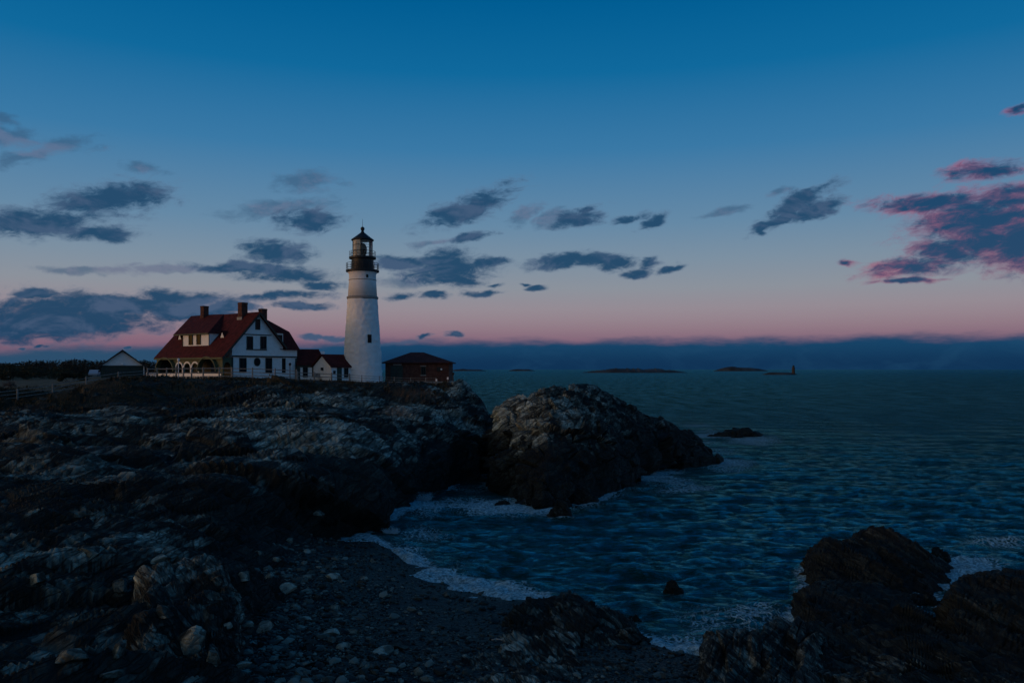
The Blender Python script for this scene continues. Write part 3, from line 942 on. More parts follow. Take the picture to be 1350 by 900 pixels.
R_BACK = rows([(1040, 40, 800, 38, -1.0), (1060, 40, 772, 37, -0.6), (1068, 40.5, 742, 36, -0.3), (1078, 41, 722, 35.5, -0.1), (1092, 41, 711, 35.5, 0.0), (1112, 41.5, 711, 35.5, 0), (1132, 42, 701, 36, 0), (1150, 42, 699, 36, 0),
               (1180, 42, 704, 36.5, -0.1), (1202, 41.5, 717, 37, -0.2), (1224, 41, 729, 37, -0.3), (1242, 40.5, 742, 37.5, -0.4), (1256, 40, 770, 38, -0.6), (1272, 40, 805, 39, -1.2)], 28, -1.6)
R_FRONT = rows([(1030, 32, 850, 29, -0.6), (1050, 33, 806, 28, 0.0), (1060, 34, 775, 27.5, 0.25), (1075, 35, 763, 27, 0.4), (1110, 35.5, 768, 27, 0.45), (1150, 35.5, 774, 27, 0.45), (1185, 35, 783, 27, 0.4),
                (1205, 33, 803, 26.5, 0.35), (1235, 30, 838, 26, 0.2), (1260, 28, 862, 25, 0.2), (1300, 27.5, 868, 24.5, 0.3), (1420, 27.5, 868, 24.5, 0.4)], 12, 1.6)
R_RIGHT = rows([(1232, 31, 850, 28, -0.8), (1247, 32.5, 795, 28, -0.2), (1256, 33, 770, 28, 0.0), (1270, 33.5, 762, 28, 0.15), (1300, 34, 757, 28, 0.25), (1340, 34, 762, 28, 0.25), (1400, 34.5, 752, 28, 0.3), (1480, 35, 760, 28, 0.3), (1540, 35, 800, 28, -0.5)], 18, 0.4)
R_SLAB = rows([(915, 27.5, 895, 25.6, 0.2), (926, 27.6, 848, 25.6, 0.55), (936, 27.8, 832, 25.5, 0.6), (955, 28, 826, 25.4, 0.7), (975, 28, 823, 25.4, 0.7), (990, 27.8, 830, 25.4, 0.6), (1002, 27.4, 850, 25.4, 0.4), (1014, 27, 890, 25.2, 0.1)], 14, 1.4, 3)
R_SLAB2 = rows([(990, 28.6, 885, 26.6, 0.1), (1003, 28.8, 835, 26.4, 0.4), (1010, 29, 816, 26.3, 0.6), (1030, 29.2, 813, 26.2, 0.7), (1050, 29.2, 816, 26.2, 0.7), (1072, 29, 832, 26.2, 0.6), (1090, 28.6, 852, 26.2, 0.5), (1120, 27.6, 880, 26, 0.3)], 14, 1.5, 3)
R_MID = rows([(664, 31.5, 835, 29.5, 0.25), (678, 32, 806, 29.3, 0.4), (692, 32.5, 795, 29.2, 0.4), (715, 32.8, 796, 29, 0.4), (738, 33, 790, 29, 0.4), (760, 33, 787, 28.8, 0.4), (776, 32.8, 790, 28.6, 0.35), (784, 32.3, 806, 28.5, 0.3),
              (800, 31.6, 818, 28.3, 0.25), (822, 31.2, 822, 28.2, 0.2), (836, 30.8, 836, 28, 0.05), (848, 30.2, 858, 28, -0.3)], 22, 0.5, 4)
R_LEDGE = rows([(585, 27.6, 872, 25, 0.95), (600, 28, 858, 24.6, 1.05), (640, 28.4, 852, 24.4, 1.05), (690, 28.4, 850, 24.2, 1.0), (730, 28.2, 856, 24, 0.9), (765, 27.8, 868, 24, 0.7), (785, 27, 888, 24, 0.45)], 16, 1.5, 4)
SMALL = (1.9, 0.75, 0.30)
SMA = (0.42, 0.20, 0.08)
make_rock('shore_rock', R_BACK, 'black wave-washed rock rising highest at right, water behind and before it', 'rock', M['outcrop'], joints(120, 2.6, 0.8, 0.6), 61, 210, 130, SMALL, SMA, low)
make_rock('shore_rock', R_FRONT, 'long dark sloping rock shelf in the bottom right foreground, before the highest black rock', 'rock', M['outcrop'], joints(118, 3.2, 0.7, 0.6), 67, 300, 190, SMALL, SMA, lambda p, px, n: 0.05 + 0.10 * n + 0.16 * sstep(30, 25, p[:, 1]))
make_rock('shore_rock', R_RIGHT, 'dark rounded rock cut off by the right edge of the picture', 'rock', M['outcrop'], joints(112, 2.6, 0.8, 0.6), 73, 220, 130, SMALL, SMA, low)
make_rock('shore_rock', R_SLAB, 'upright ribbed grey slab rock at the right end of the pebble beach', 'rock', M['outcrop'], joints(20, 3.0, 0.5, 0.35), 79, 150, 160, (1.6, 0.6, 0.22), (0.30, 0.18, 0.08), lambda p, px, n: 0.42 + 0.25 * n)
make_rock('shore_rock', R_SLAB2, 'leaning ribbed rock just right of the upright grey slab', 'rock', M['outcrop'], joints(28, 3.0, 0.55, 0.4), 83, 190, 150, (1.6, 0.6, 0.22), (0.34, 0.18, 0.08), lambda p, px, n: 0.30 + 0.2 * n)
make_rock('shore_rock', R_MID, 'low dark brown rock between beach and water at the bottom centre', 'rock', M['outcrop'], joints(70, 2.2, 0.9, 0.7), 89, 260, 130, (1.5, 0.6, 0.24), (0.34, 0.17, 0.07), lambda p, px, n: 0.16 + 0.12 * n + 0.12 * sstep(31, 29, p[:, 1]))
make_rock('shore_rock', R_LEDGE, 'pale cracked rock ledge flush with the pebbles at the bottom centre', 'rock', M['outcrop'], joints(75, 2.6, 0.9, 0.6), 97, 260, 140, (1.3, 0.55, 0.22), (0.20, 0.12, 0.05), lambda p, px, n: 0.48 + 0.3 * n)
R_OUT = rows([(178, 24.5, 880, 22, 2.0), (190, 25.2, 800, 22, 2.1), (200, 26, 752, 22, 2.2), (225, 27, 738, 22, 2.1), (250, 27.6, 730, 22, 2.0), (275, 27.6, 726, 22.2, 1.9), (295, 27.2, 735, 22.4, 1.7), (305, 26.6, 765, 22.6, 1.5), (314, 26, 815, 23, 1.4)], 15, 2.2, 4)
make_rock('shore_rock', R_OUT, 'jagged upright rock outcrop of steep slabs left of the pebble beach', 'rock', M['outcrop'], joints(30, 2.6, 0.55, 0.4), 101, 210, 220, (2.0, 0.8, 0.30), (0.60, 0.30, 0.11), lambda p, px, n: 0.22 + 0.26 * n)

def water_rock(px, py, w, h, label, seed, D=None, pale=0.06):
    D = D or 11025.0 / (py - HY)
    x0, hw = px, w / 2
    zt = 1.5 * h / F * D + 0.1
    n = 9
    cols = {}
    rnd = random.Random(seed)
    for i in range(n):
        q = -1 + 2 * i / (n - 1)
        k = max(0.0, 1 - abs(q) ** 2.3) * rnd.uniform(0.75, 1.1)
        zz = zt * k - 0.25
        dp = 0.5 * w / F * D
        cols[px + q * hw * 1.15] = [(D - dp * 1.2, -1.2), (D - 0.4 * dp * k - 0.05, -0.25), (D - 0.1 * dp, zz * 0.62), (D + 0.25 * dp, zz), (D + 0.6 * dp, zz * 0.8 - 0.05), (D + 1.1 * dp, zz * 0.4 - 0.2), (D + 1.6 * dp, -1.2)]
    s = w / F * D * 0.32
    make_rock('sea_rock', cols, label, 'rock', M['outcrop'], joints(70, 1.6, 1.0, 1.0), seed, 64, 48, (s, s * 0.45, s * 0.2), (0.16 * s, 0.09 * s, 0.04 * s), lambda p, px_, n_: np.full(len(p), pale))
    ROCK_KNOTS.append(cols)
water_rock(969, 575, 64, 7, 'low black reef awash in the open water right of the big sea rock', 201)
water_rock(739, 682, 30, 18, 'small round black rock in the foam before the big sea rock', 211)
water_rock(664, 668, 34, 7, 'flat black rock in the foam near the channel mouth', 213)
water_rock(720, 668, 40, 14, 'wet boulder between the small round rock and the big sea rock', 219)
water_rock(765, 664, 44, 18, 'wet dark boulder at the front foot of the big sea rock', 223)
water_rock(648, 642, 15, 20, 'upright dark rock standing in the narrow channel', 227)
water_rock(886, 782, 26, 14, 'small dark rock awash between the beach and the right-hand rocks', 229)
water_rock(812, 830, 40, 22, 'dark rounded rock in the surf right of the low brown rock', 233)
water_rock(836, 822, 22, 14, 'small dark rock in the surf touching the dark rounded rock', 239)
water_rock(1238, 744, 34, 18, 'small black rock off the right shoulder of the highest black rock', 241)
water_rock(1215, 798, 50, 16, 'wet black rock in the gap between the shelf and the right-hand rocks', 243)
water_rock(1245, 838, 26, 20, 'low wet rock in the foaming gap beside the rock at the right edge', 247)
water_rock(1070, 742, 20, 8, 'low black rock at the left foot of the highest black rock', 251)
ROCK_KNOTS += [R_BACK, R_FRONT, R_RIGHT, R_SLAB, R_SLAB2, R_MID]

# ------------------------------------------------------------------ sea
def make_sea():
    C, R = 780, 470
    pys = np.concatenate([HY + np.geomspace(0.16, 6, 50)[:-1], np.linspace(HY + 6, 930, R - 49)])
    D = 11025.0 / (pys - HY)
    R = len(D)
    pxs = np.concatenate([np.linspace(-700, 420, 50)[:-1], np.linspace(420, 1480, C), np.linspace(1480, 2400, 40)[1:]])
    C = len(pxs)
    px, DD = np.meshgrid(pxs, D)
    X = (px - CX) / F * DD
    rs = np.random.RandomState(5)
    Z = np.zeros_like(X); DX = np.zeros_like(X); DY = np.zeros_like(X)
    drow = np.abs(np.gradient(D))[:, None]
    dcol = DD * np.gradient(pxs)[None, :] / F
    for i in range(64):
        lam = 0.5 * (5.0 / 0.5) ** rs.rand() if i < 57 else rs.uniform(5, 12)
        th = rs.normal(-1.72, 0.36)
        kx, ky = math.cos(th), math.sin(th)
        A = 0.0115 * lam ** 0.85 * rs.uniform(0.5, 1.2) * (1 if lam < 5 else 0.5)
        k = 2 * math.pi / lam
        fade = sstep(2.2, 4.5, lam / np.maximum(drow * abs(ky) + dcol * abs(kx), 1e-3))
        ph = k * (kx * X + ky * DD) + rs.uniform(0, 6.28)
        s, c = np.sin(ph), np.cos(ph)
        Z += A * fade * c
        DX -= A * fade * kx * s * 0.9
        DY -= A * fade * ky * s * 0.9
    # shallows
    pf, Df = px.ravel(), DD.ravel()
    gz = np.full(len(pf), -9.0)
    m_ = Df < 160
    for cols in ROCK_KNOTS:
        gz[m_] = np.maximum(gz[m_], ground_z(cols, pf[m_], Df[m_]))
    gz = np.maximum(gz, np.where((pf < 985) & (Df < 60), 4.0 * beach_z(pf, Df) - 3 * sstep(930, 985, pf), -9))
    shore = sstep(-1.5, -0.05, gz).reshape(R, C)
    P = np.stack([X, DD, Z * 0], -1).reshape(-1, 3)
    n = fbm(P / 6.0, 300, 4).reshape(R, C)
    n2 = fbm(P * np.array([0.28, 0.5, 1]) / 2.2, 310, 3).reshape(R, C)
    py = HY + 11025.0 / DD
    foam = shore * (0.78 + 0.45 * n)
    off_ = DD - np.interp(px, BW_PX, BW_D)          # metres out from the waterline
    wig = 0.7 * n
    beachf = np.where(DD < 60, 1.05 * np.exp(-((off_ - 0.6 - wig) / 0.75) ** 2) + 0.60 * np.exp(-np.abs(off_ - 1.6 - wig) / 1.7) + 0.30 * np.exp(-np.abs(off_ - 4.0) / 3.0) * sstep(-0.1, 0.5, n2), 0)
    beachf = beachf * sstep(980, 930, px)
    foam = np.maximum(foam, beachf * (1.0 + 0.35 * n))
    for (a, b_, hw, hh, s_) in [(545, 722, 60, 22, 0.55), (600, 655, 70, 14, 0.72), (690, 669, 95, 13, 0.95), (560, 668, 40, 14, 0.6), (800, 640, 60, 16, 0.7), (870, 628, 50, 16, 0.95), (885, 645, 60, 8, 0.75),
                             (955, 606, 55, 22, 0.55), (920, 575, 40, 22, 0.5), (985, 580, 60, 9, 0.5), (900, 822, 76, 34, 0.80), (870, 850, 60, 22, 0.9), (620, 745, 90, 16, 0.42), (560, 705, 50, 14, 0.5), (985, 815, 60, 24, 0.5), (1275, 755, 60, 22, 0.7), (1255, 800, 26, 34, 0.9), (1310, 712, 60, 12, 0.55), (1180, 785, 60, 10, 0.8),
                             (640, 640, 26, 14, 0.35), (1300, 610, 120, 22, 0.25), (1170, 570, 160, 14, 0.2), (650, 588, 18, 6, 0.9), (700, 740, 120, 12, 0.25), (1000, 800, 40, 14, 0.4)]:
        foam = np.maximum(foam, 1.35 * s_ * np.exp(-(((px - a) / hw) ** 2 + ((py - b_) / hh) ** 2) * 1.1) * (0.85 + 0.7 * n))
    crest = sstep(0.10, 0.34, Z) * sstep(0.15, 0.8, n2) * 0.30 * sstep(260, 60, DD)
    foam = np.clip(np.maximum(foam, crest), 0, 1.1)
    chop = 0.16 * foam * (0.5 + fbm(P / 0.9, 320, 3).reshape(R, C)) * sstep(120, 40, DD)
    swash = 0.16 * np.clip(beachf, 0, 1)
    Zf = Z * (1 - 0.55 * shore) + chop + swash * (0.6 + 0.6 * n)
    G = np.stack([X + DX * (1 - shore), DD + DY * (1 - shore), Zf], -1)
    o = np_mesh('sea', G, grid_quads(R, C), mat=M['sea'], smooth=True, attrs={'foam': foam, 'dist': 1 - np.exp(-np.maximum(DD - 50, 0) / 220)})
    tag(o, kind='structure')
    return o
make_sea()

def spray(px, py, D, h, w, n, seed, group_label):
    """a burst of spray: many droplets thrown up from the water"""
    rnd = np.random.RandomState(seed)
    c = np.array([X_at(px, D), D, 0.05])
    jets = rnd.normal(0, w, (9, 2)) * [1.0, 0.6]
    jh = rnd.uniform(0.25, 1.0, 9) * h * 0.6
    k = rnd.randint(0, 9, n)
    t = rnd.rand(n) ** 2.2
    pos = c + np.stack([jets[k, 0] * (1 + 0.5 * t) + rnd.normal(0, 0.32 * w, n) * (1 + 0.8 * t), jets[k, 1] + rnd.normal(0, 0.2 * w, n), t * jh[k]], -1)
    r = rnd.uniform(0.005, 0.020, n) * (1.1 - 0.5 * t)
    tet = np.array([[1, 1, 1], [1, -1, -1], [-1, 1, -1], [-1, -1, 1]], float)
    V = pos[:, None, :] + tet[None] * r[:, None, None]
    tri = (np.arange(n)[:, None, None] * 4 + np.array([[0, 1, 2], [0, 3, 1], [0, 2, 3], [1, 3, 2]])[None]).reshape(-1, 3)
    o = np_mesh('spray', V.reshape(-1, 3), tris=tri, mat=M['foam'], smooth=True)
    tag(o, group_label, 'spray', kind='stuff')
M['foam'] = simple('sea_foam', (0.45, 0.62, 0.68), 0.9, 0.05)
spray(556, 660, 64, 1.1, 0.30, 3600, 1, 'burst of white spray against the dark cliff by the channel')
spray(519, 700, 51, 0.9, 0.22, 2400, 2, 'small burst of spray where the surf meets the cliff')
spray(712, 652, 61, 1.0, 0.45, 3600, 3, 'white spray running off the front foot of the sea rock')
spray(858, 625, 80, 1.2, 0.45, 3200, 4, 'white spray at the right foot of the sea rock')

# ------------------------------------------------------------------ lighthouse
def ground(px, D):
    return float(ground_z(HEAD, [px], [D])[0])

def rail_ring(parent, R, z0, z1, n_posts, r=0.035, rings=(1.0, 0.5)):
    for k in range(n_posts):
        t = 2 * math.pi * (k + 0.5) / n_posts
        MB().tube((R * math.cos(t), R * math.sin(t), z0), (R * math.cos(t), R * math.sin(t), z1), r, n=6).build('railing_post', M['black'], parent)
    for q in rings:
        MB().ring(R, z0 + (z1 - z0) * q, r * 0.85, 40, 5).build('rail', M['black'], parent)

def make_lighthouse():
    D = 120.0
    s = D / F
    root = empty('lighthouse', (X_at(478, D), D, Z_at(508, D)))
    tag(root, 'tall white tapering stone lighthouse with black lantern house', 'lighthouse')
    h = lambda py: (508 - py) * s
    # rubble-stone lower shaft: slightly uneven surface
    n, rows_ = 96, 90
    b = MB()
    z = np.linspace(-1.2, h(393), rows_)
    prof = np.interp(z, [-1.2, 0, h(480), h(393)], [27.4 * s, 26.6 * s, 24.9 * s, 19.4 * s])
    th = np.arange(n) * 2 * math.pi / n
    TT, ZZ = np.meshgrid(th, z)
    Pn = np.stack([np.cos(TT) * 7.0, np.sin(TT) * 7.0, ZZ * 2.6], -1).reshape(-1, 3)
    rr = prof[:, None] + 0.055 * (fbm(Pn * 0.9, 400, 3)).reshape(TT.shape)
    V = np.stack([rr * np.cos(TT), rr * np.sin(TT), ZZ], -1).reshape(-1, 3)
    fs = [(k * n + i, k * n + (i + 1) % n, (k + 1) * n + (i + 1) % n, (k + 1) * n + i) for k in range(rows_ - 1) for i in range(n)]
    b.add(V.tolist(), fs)
    b.build('tower_shaft', M['tower'], root, smooth=True)
    MB().lathe([(19.3 * s, h(395)), (20.6 * s, h(393.6)), (20.6 * s, h(391.6)), (19.0 * s, h(390.6))], 64).build('stone_belt', M['stone_trim'], root)
    up = MB().lathe([(19.0 * s, h(391.5)), (17.7 * s, h(371)), (17.6 * s, h(362)), (18.4 * s, h(360.5)), (19.6 * s, h(359))], 64).build('upper_shaft', M['tower_smooth'], root, smooth=True)
    MB().ring(17.85 * s, h(369.5), 0.05, 64, 5).build('band', M['stone_trim'], up)
    MB().lathe([(19.5 * s, h(359.4)), (21.6 * s, h(358.6)), (21.7 * s, h(356.6)), (21.2 * s, h(356.2)), (10 * s, h(356.1))], 56).build('main_gallery', M['black'], root)
    rail_ring(root, 21.0 * s, h(356.4), h(347.5), 16, 0.035, (1.0, 0.66, 0.33))
    MB().lathe([(14.4 * s, h(356.4)), (14.4 * s, h(341.5)), (16.2 * s, h(341.2))], 48).build('watch_room', M['black'], root)
    MB().lathe([(14.2 * s, h(342)), (17.6 * s, h(341.4)), (17.7 * s, h(339.2)), (17.2 * s, h(338.9)), (8 * s, h(338.7))], 48).build('lantern_gallery', M['black'], root)
    rail_ring(root, 17.0 * s, h(339.2), h(331.8), 12, 0.03, (1.0, 0.5))
    # lantern room: sixteen panes between glazing bars
    RL = 13.1 * s
    z0, z1 = h(339), h(316.5)
    lr = MB()
    N = 12
    for k in range(N):
        t = 2 * math.pi * k / N
        lr.tube((RL * math.cos(t), RL * math.sin(t), z0), (RL * math.cos(t), RL * math.sin(t), z1), 0.028, n=6)
    for q in (0.0, 0.34, 0.68, 1.0):
        lr.ring(RL, z0 + (z1 - z0) * q, 0.026, N * 2, 5)
    room = lr.build('lantern_frame', M['black'], root)
    for k in range(N):
        t0, t1 = 2 * math.pi * k / N, 2 * math.pi * (k + 1) / N
        R2 = RL * 0.985
        p = [(R2 * math.cos(t0), R2 * math.sin(t0), z0), (R2 * math.cos(t1), R2 * math.sin(t1), z0), (R2 * math.cos(t1), R2 * math.sin(t1), z1), (R2 * math.cos(t0), R2 * math.sin(t0), z1)]
        MB().add(p, [(0, 1, 2, 3)]).build('pane', M['clear'], room)
    # drawn curtain on the landward side
    b = MB()
    R3 = RL * 0.93
    a0, a1 = math.radians(100), math.radians(266)
    m_ = 40
    vs_, fs = [], []
    for i in range(m_ + 1):
        t = a0 + (a1 - a0) * i / m_
        r3 = R3 + 0.02 * math.sin(i * 2.2)
        vs_ += [(r3 * math.cos(t), r3 * math.sin(t), z0 + 0.05), (r3 * math.cos(t), r3 * math.sin(t), z1 - 0.05)]
    fs = [(2 * i, 2 * i + 2, 2 * i + 3, 2 * i + 1) for i in range(m_)]
    b.add(vs_, fs).build('curtain', M['curtain'], root)
    lens = MB().lathe([(0.35, z0), (0.5, z0 + 0.5), (0.62, z0 + 0.8), (0.68, z0 + 1.2), (0.62, z0 + 1.55), (0.4, z0 + 1.9), (0.2, z0 + 2.1)], 20).build('lens', M['glass'], root, smooth=True)
    for zz in (0.55, 0.85, 1.2, 1.5):
        MB().ring(0.66, z0 + zz, 0.03, 24, 5).build('lens_band', M['brass'], lens)
    MB().lathe([(14.6 * s, h(317.2)), (14.9 * s, h(316.2)), (10 * s, h(312.6)), (5.5 * s, h(309.0)), (2.4 * s, h(306.6)), (1.8 * s, h(305.0)), (1.6 * s, h(303.8))], 32).build('lantern_roof', M['black'], root, smooth=True)
    MB().lathe([(1.5 * s, h(304.2)), (2.4 * s, h(303)), (2.7 * s, h(301.6)), (2.4 * s, h(300.2)), (1.2 * s, h(299.2)), (0.3 * s, h(298.8))], 20).build('ventilator_ball', M['black'], root, smooth=True)
    MB().tube((0, 0, h(299)), (0, 0, h(288.5)), 0.035, 0.015, 6).build('lightning_rod', M['black'], root)
    # small windows: set on the shaft, facing right of the camera
    def shaft_window(px, py, wpx, hpx, R, name='window'):
        xo = (px - 478) * s
        phi = -math.acos(max(-1, min(1, xo / R))) 
        c = Vector((math.cos(phi), math.sin(phi), 0))
        tn = Vector((-c.y, c.x, 0))
        zc, hh, ww = h(py), hpx * s / 2, wpx * s / 2
        def plate(r0, r1, w, h_):
            b_ = MB()
            vs2 = []
            for r in (r0, r1):
                for (a, bb) in ((-w, -h_), (w, -h_), (w, h_), (-w, h_)):
                    p = c * r + tn * a
                    vs2.append((p.x, p.y, zc + bb))
            return b_.add(vs2, [(0, 3, 2, 1), (4, 5, 6, 7), (0, 1, 5, 4), (1, 2, 6, 5), (2, 3, 7, 6), (3, 0, 4, 7)])
        fr = plate(R - 0.3, R + 0.05, ww + 0.06, hh + 0.08).build(name, M['trim'], root)
        plate(R - 0.2, R + 0.07, ww - 0.03, hh - 0.03).build('pane', M['glass'], fr)
    shaft_window(490.6, 447, 4.2, 9.5, 22.7 * s)
    shaft_window(486.8, 365.5, 1.8, 2.8, 17.6 * s)
make_lighthouse()

# ------------------------------------------------------------------ keeper's house
AL = rad(37.0)
BV = Vector((math.sin(AL), math.cos(AL), 0))      # along the gable wall
AV = Vector((-math.cos(AL), math.sin(AL), 0))     # along the porch side
ROT = math.atan2(BV.y, BV.x)

def along_x(px, C0):      # local x where the picture column crosses the wall y = 0
    k = (CX - px) / F
    return (-C0.x - C0.y * k) / (BV.x + BV.y * k)
def along_y(px, C0, xoff=0.0):      # local y where the picture column crosses the wall x = xoff
    k = (CX - px) / F
    p = C0 + BV * xoff
    return (p.y * k + p.x) / (-AV.x - AV.y * k)

def window_y(parent, x0, x1, z0, z1, y, fm='trim', bars=(1, 2), out=-1, name='window', border=0.09):
    """window on a wall of constant y, frame and pane; out = side the wall faces"""
    o = out
    fr = MB()
    ya, yb = sorted((y, y + o * 0.10))
    fr.box(x0, x0 + border, ya, yb, z0, z1).box(x1 - border, x1, ya, yb, z0, z1)
    fr.box(x0 + border, x1 - border, ya, yb, z0, z0 + border).box(x0 + border, x1 - border, ya, yb, z1 - border, z1)
    w = fr.build(name, M[fm], parent)
    pa, pb = sorted((y + o * 0.01, y + o * 0.05))
    MB().box(x0 + border, x1 - border, pa, pb, z0 + border, z1 - border).build('pane', M['glass'], w)
    mb = MB()
    ma, mbb = sorted((y + o * 0.052, y + o * 0.085))
    for i in range(1, bars[0] + 1):
        xx = x0 + (x1 - x0) * i / (bars[0] + 1)
        mb.box(xx - 0.025, xx + 0.025, ma, mbb, z0 + border, z1 - border)
    if bars[0]:
        mb.build('glazing_bar', M[fm], w)
    return w

def window_x(parent, y0, y1, z0, z1, x, fm='trim', name='window', border=0.09, out=-1):
    fr = MB()
    xa, xb = sorted((x, x + out * 0.10))
    fr.box(xa, xb, y0, y0 + border, z0, z1).box(xa, xb, y1 - border, y1, z0, z1)
    fr.box(xa, xb, y0 + border, y1 - border, z0, z0 + border).box(xa, xb, y0 + border, y1 - border, z1 - border, z1)
    w = fr.build(name, M[fm], parent)
    pa, pb = sorted((x + out * 0.01, x + out * 0.05))
    MB().box(pa, pb, y0 + border, y1 - border, z0 + border, z1 - border).build('pane', M['glass'], w)
    return w

def make_house():
    zg = 9.15
    C0 = Vector((X_at(306, 108.0), 108.0, 0))
    root = empty('keepers_house', (C0.x, C0.y, zg), ROT)
    tag(root, 'white gabled keepers house with red roof, three chimneys and arched porch', 'house')
    Z = lambda py, D: Z_at(py, D) - zg
    L, RX, EX = 16.4, 4.1, -1.8
    ZE, ZR = 12.18 - zg, 18.55 - zg          # eave and ridge
    sl_ = (ZR - ZE) / (RX - EX)
    W = 8.3
    XP_ = -1.45
    roofz = lambda x: ZR - abs(x - RX) * sl_
    # walls: upper storey and attic as one gabled body, ground floor set below
    MB().prism([(0, 3.05), (0, roofz(0) - 0.25), (RX, ZR - 0.25), (W, roofz(W) - 0.25), (W, 3.05)], 'y', 0, L).build('upper_wall', M['white'], root)
    MB().box(0.12, W - 0.1, 0.12, 0.5, -0.6, 3.05).build('ground_floor_wall', M['white'], root)
    MB().box(2.3, W - 0.1, 0.503, L - 0.1, -0.6, 3.05).build('porch_back_wall', M['trim'], root)  # dark colour stands in for the shade inside the porch
    MB().box(XP_ + 0.23, 2.297, L - 0.35, L - 0.12, -0.5, 3.0).build('porch_far_wall', M['trim'], root)  # same dark colour, porch shade painted onto the end wall
    # porch: floor, back, white parapet, olive arcade
    XP = -1.45
    def sY(px): return along_y(px, C0, XP)
    def zz(py, px): 
        y_ = sY(px); D = C0.y + BV.y * XP + AV.y * y_
        return Z_at(py, D) - zg
    arches = [(209, 231.5, 491, 472.5, None), (232.6, 240.6, 491.5, 478.5, 'w'), (243, 251.3, 491.5, 478.3, 'w'), (253.4, 261.4, 491.5, 478.2, 'w'), (264, 287.5, 490.5, 471.3, None)]
    y_end = sY(206.5)
    ss = np.linspace(0.0, y_end, 330)
    top = ZE - 0.06
    par = 0.80
    b = MB()
    for s0, s1 in zip(ss[:-1], ss[1:]):
        def hole(s_):
            for (pa, pb, pyb, pyt, kind) in arches:
                ya, yb = sorted((sY(pa), sY(pb)))
                if ya < s_ < yb:
                    c, r = (ya + yb) / 2, (yb - ya) / 2
                    zt = zz(pyt, (pa + pb) / 2) - (0.12 if kind else 0.0)
                    q = math.sqrt(max(0, 1 - ((s_ - c) / r) ** 2))
                    rise = min(r * 0.9, zt - par - 0.3)
                    return zt - rise * (1 - q)
            return None
        mid = hole((s0 + s1) / 2)
        if mid is None:
            b.box(XP, XP + 0.22, s0, s1, par, top)
        else:
            h0, h1 = hole(s0) or mid, hole(s1) or mid
            h0, h1 = min(h0, top - 0.08), min(h1, top - 0.08)
            b.add([(XP, s0, h0), (XP + 0.22, s0, h0), (XP + 0.22, s1, h1), (XP, s1, h1), (XP, s0, top), (XP + 0.22, s0, top), (XP + 0.22, s1, top), (XP, s1, top)],
                  [(0, 1, 2, 3), (4, 7, 6, 5), (0, 4, 5, 1), (1, 5, 6, 2), (2, 6, 7, 3), (3, 7, 4, 0)])
    arc = b.build('porch_arcade', M['olive'], root)
    MB().box(XP - 0.06, XP + 0.2, 0.3, y_end - 0.25, -0.5, par - 0.003).build('porch_parapet', M['white'], root)
    MB().box(XP + 0.223, 2.297, 0.51, y_end - 0.3, -0.5, 0.12).build('porch_floor', M['timber'], root)
    # arch mouldings
    for (pa, pb, pyb, pyt, kind) in arches:
        ya, yb = sorted((sY(pa), sY(pb)))
        c, r = (ya + yb) / 2, (yb - ya) / 2
        zt = zz(pyt, (pa + pb) / 2)
        rise = min(r * 0.9, zt - par - 0.3)
        z_spring = zt - rise
        b = MB()
        n, w = 18, (0.20 if kind else 0.17)
        pts = []
        if kind:
            pts.append((c - r, par))
        for i in range(n + 1):
            t = math.pi - math.pi * i / n
            pts.append((c + r * math.cos(t), z_spring + rise * math.sin(t)))
        if kind:
            pts.append((c + r, par))
        for (p, q) in zip(pts[:-1], pts[1:]):
            def off(u_):
                vx, vz = u_[0] - c, (u_[1] - z_spring)
                if vz < 0: vz = 0
                l_ = math.hypot(vx, vz) or 1
                return (u_[0] + vx / l_ * w, u_[1] + vz / l_ * w)
            p2, q2 = off(p), off(q)
            xa, xb = (XP - 0.08, XP - 0.002) if kind else (XP - 0.50, XP - 0.004)
            b.add([(xa, p[0], p[1]), (xa, q[0], q[1]), (xa, q2[0], q2[1]), (xa, p2[0], p2[1]), (xb, p[0], p[1]), (xb, q[0], q[1]), (xb, q2[0], q2[1]), (xb, p2[0], p2[1])],
                  [(0, 1, 2, 3), (7, 6, 5, 4), (0, 4, 5, 1), (2, 6, 7, 3), (1, 5, 6, 2), (0, 3, 7, 4)])
        b.build('arch_moulding', M['white'] if kind else M['olive'], arc)
    # end of the porch below the gable: olive frame with a small arch
    b = MB()
    b.box(XP + 0.23, -0.02, 0.02, 0.2, 2.35, top).box(XP - 0.02, XP + 0.22, -0.02, 0.24, -0.4, 2.6).box(-0.2, -0.02, 0.02, 0.2, -0.4, 2.35)
    n = 12
    for i in range(n):
        t0, t1 = math.pi * i / n, math.pi * (i + 1) / n
        xc, rx = (XP + 0.22 - 0.2) / 2, (-0.2 - XP - 0.22) / 2
        p0, p1 = (xc + rx * math.cos(t0), 1.75 + 0.6 * math.sin(t0)), (xc + rx * math.cos(t1), 1.75 + 0.6 * math.sin(t1))
        b.add([(p0[0], 0.02, p0[1]), (p1[0], 0.02, p1[1]), (p1[0], 0.02, 2.37), (p0[0], 0.02, 2.37), (p0[0], 0.2, p0[1]), (p1[0], 0.2, p1[1]), (p1[0], 0.2, 2.37), (p0[0], 0.2, 2.37)],
              [(0, 1, 2, 3), (7, 6, 5, 4), (0, 4, 5, 1), (0, 3, 7, 4), (1, 5, 6, 2)])
    b.build('porch_end_frame', M['olive'], root)
    # things seen through the porch: door and panels in the shade
    MB().box(2.2, 2.297, along_y(227.5, C0, 2.2), along_y(222, C0, 2.2), 0.13, 2.4).build('door', M['white'], root)
    window_x(root, along_y(285, C0, 2.3), along_y(278.5, C0, 2.3), 0.6, 2.3, 2.297)
    # roof
    th = 0.22
    y0, y1 = -0.55, L + 0.45
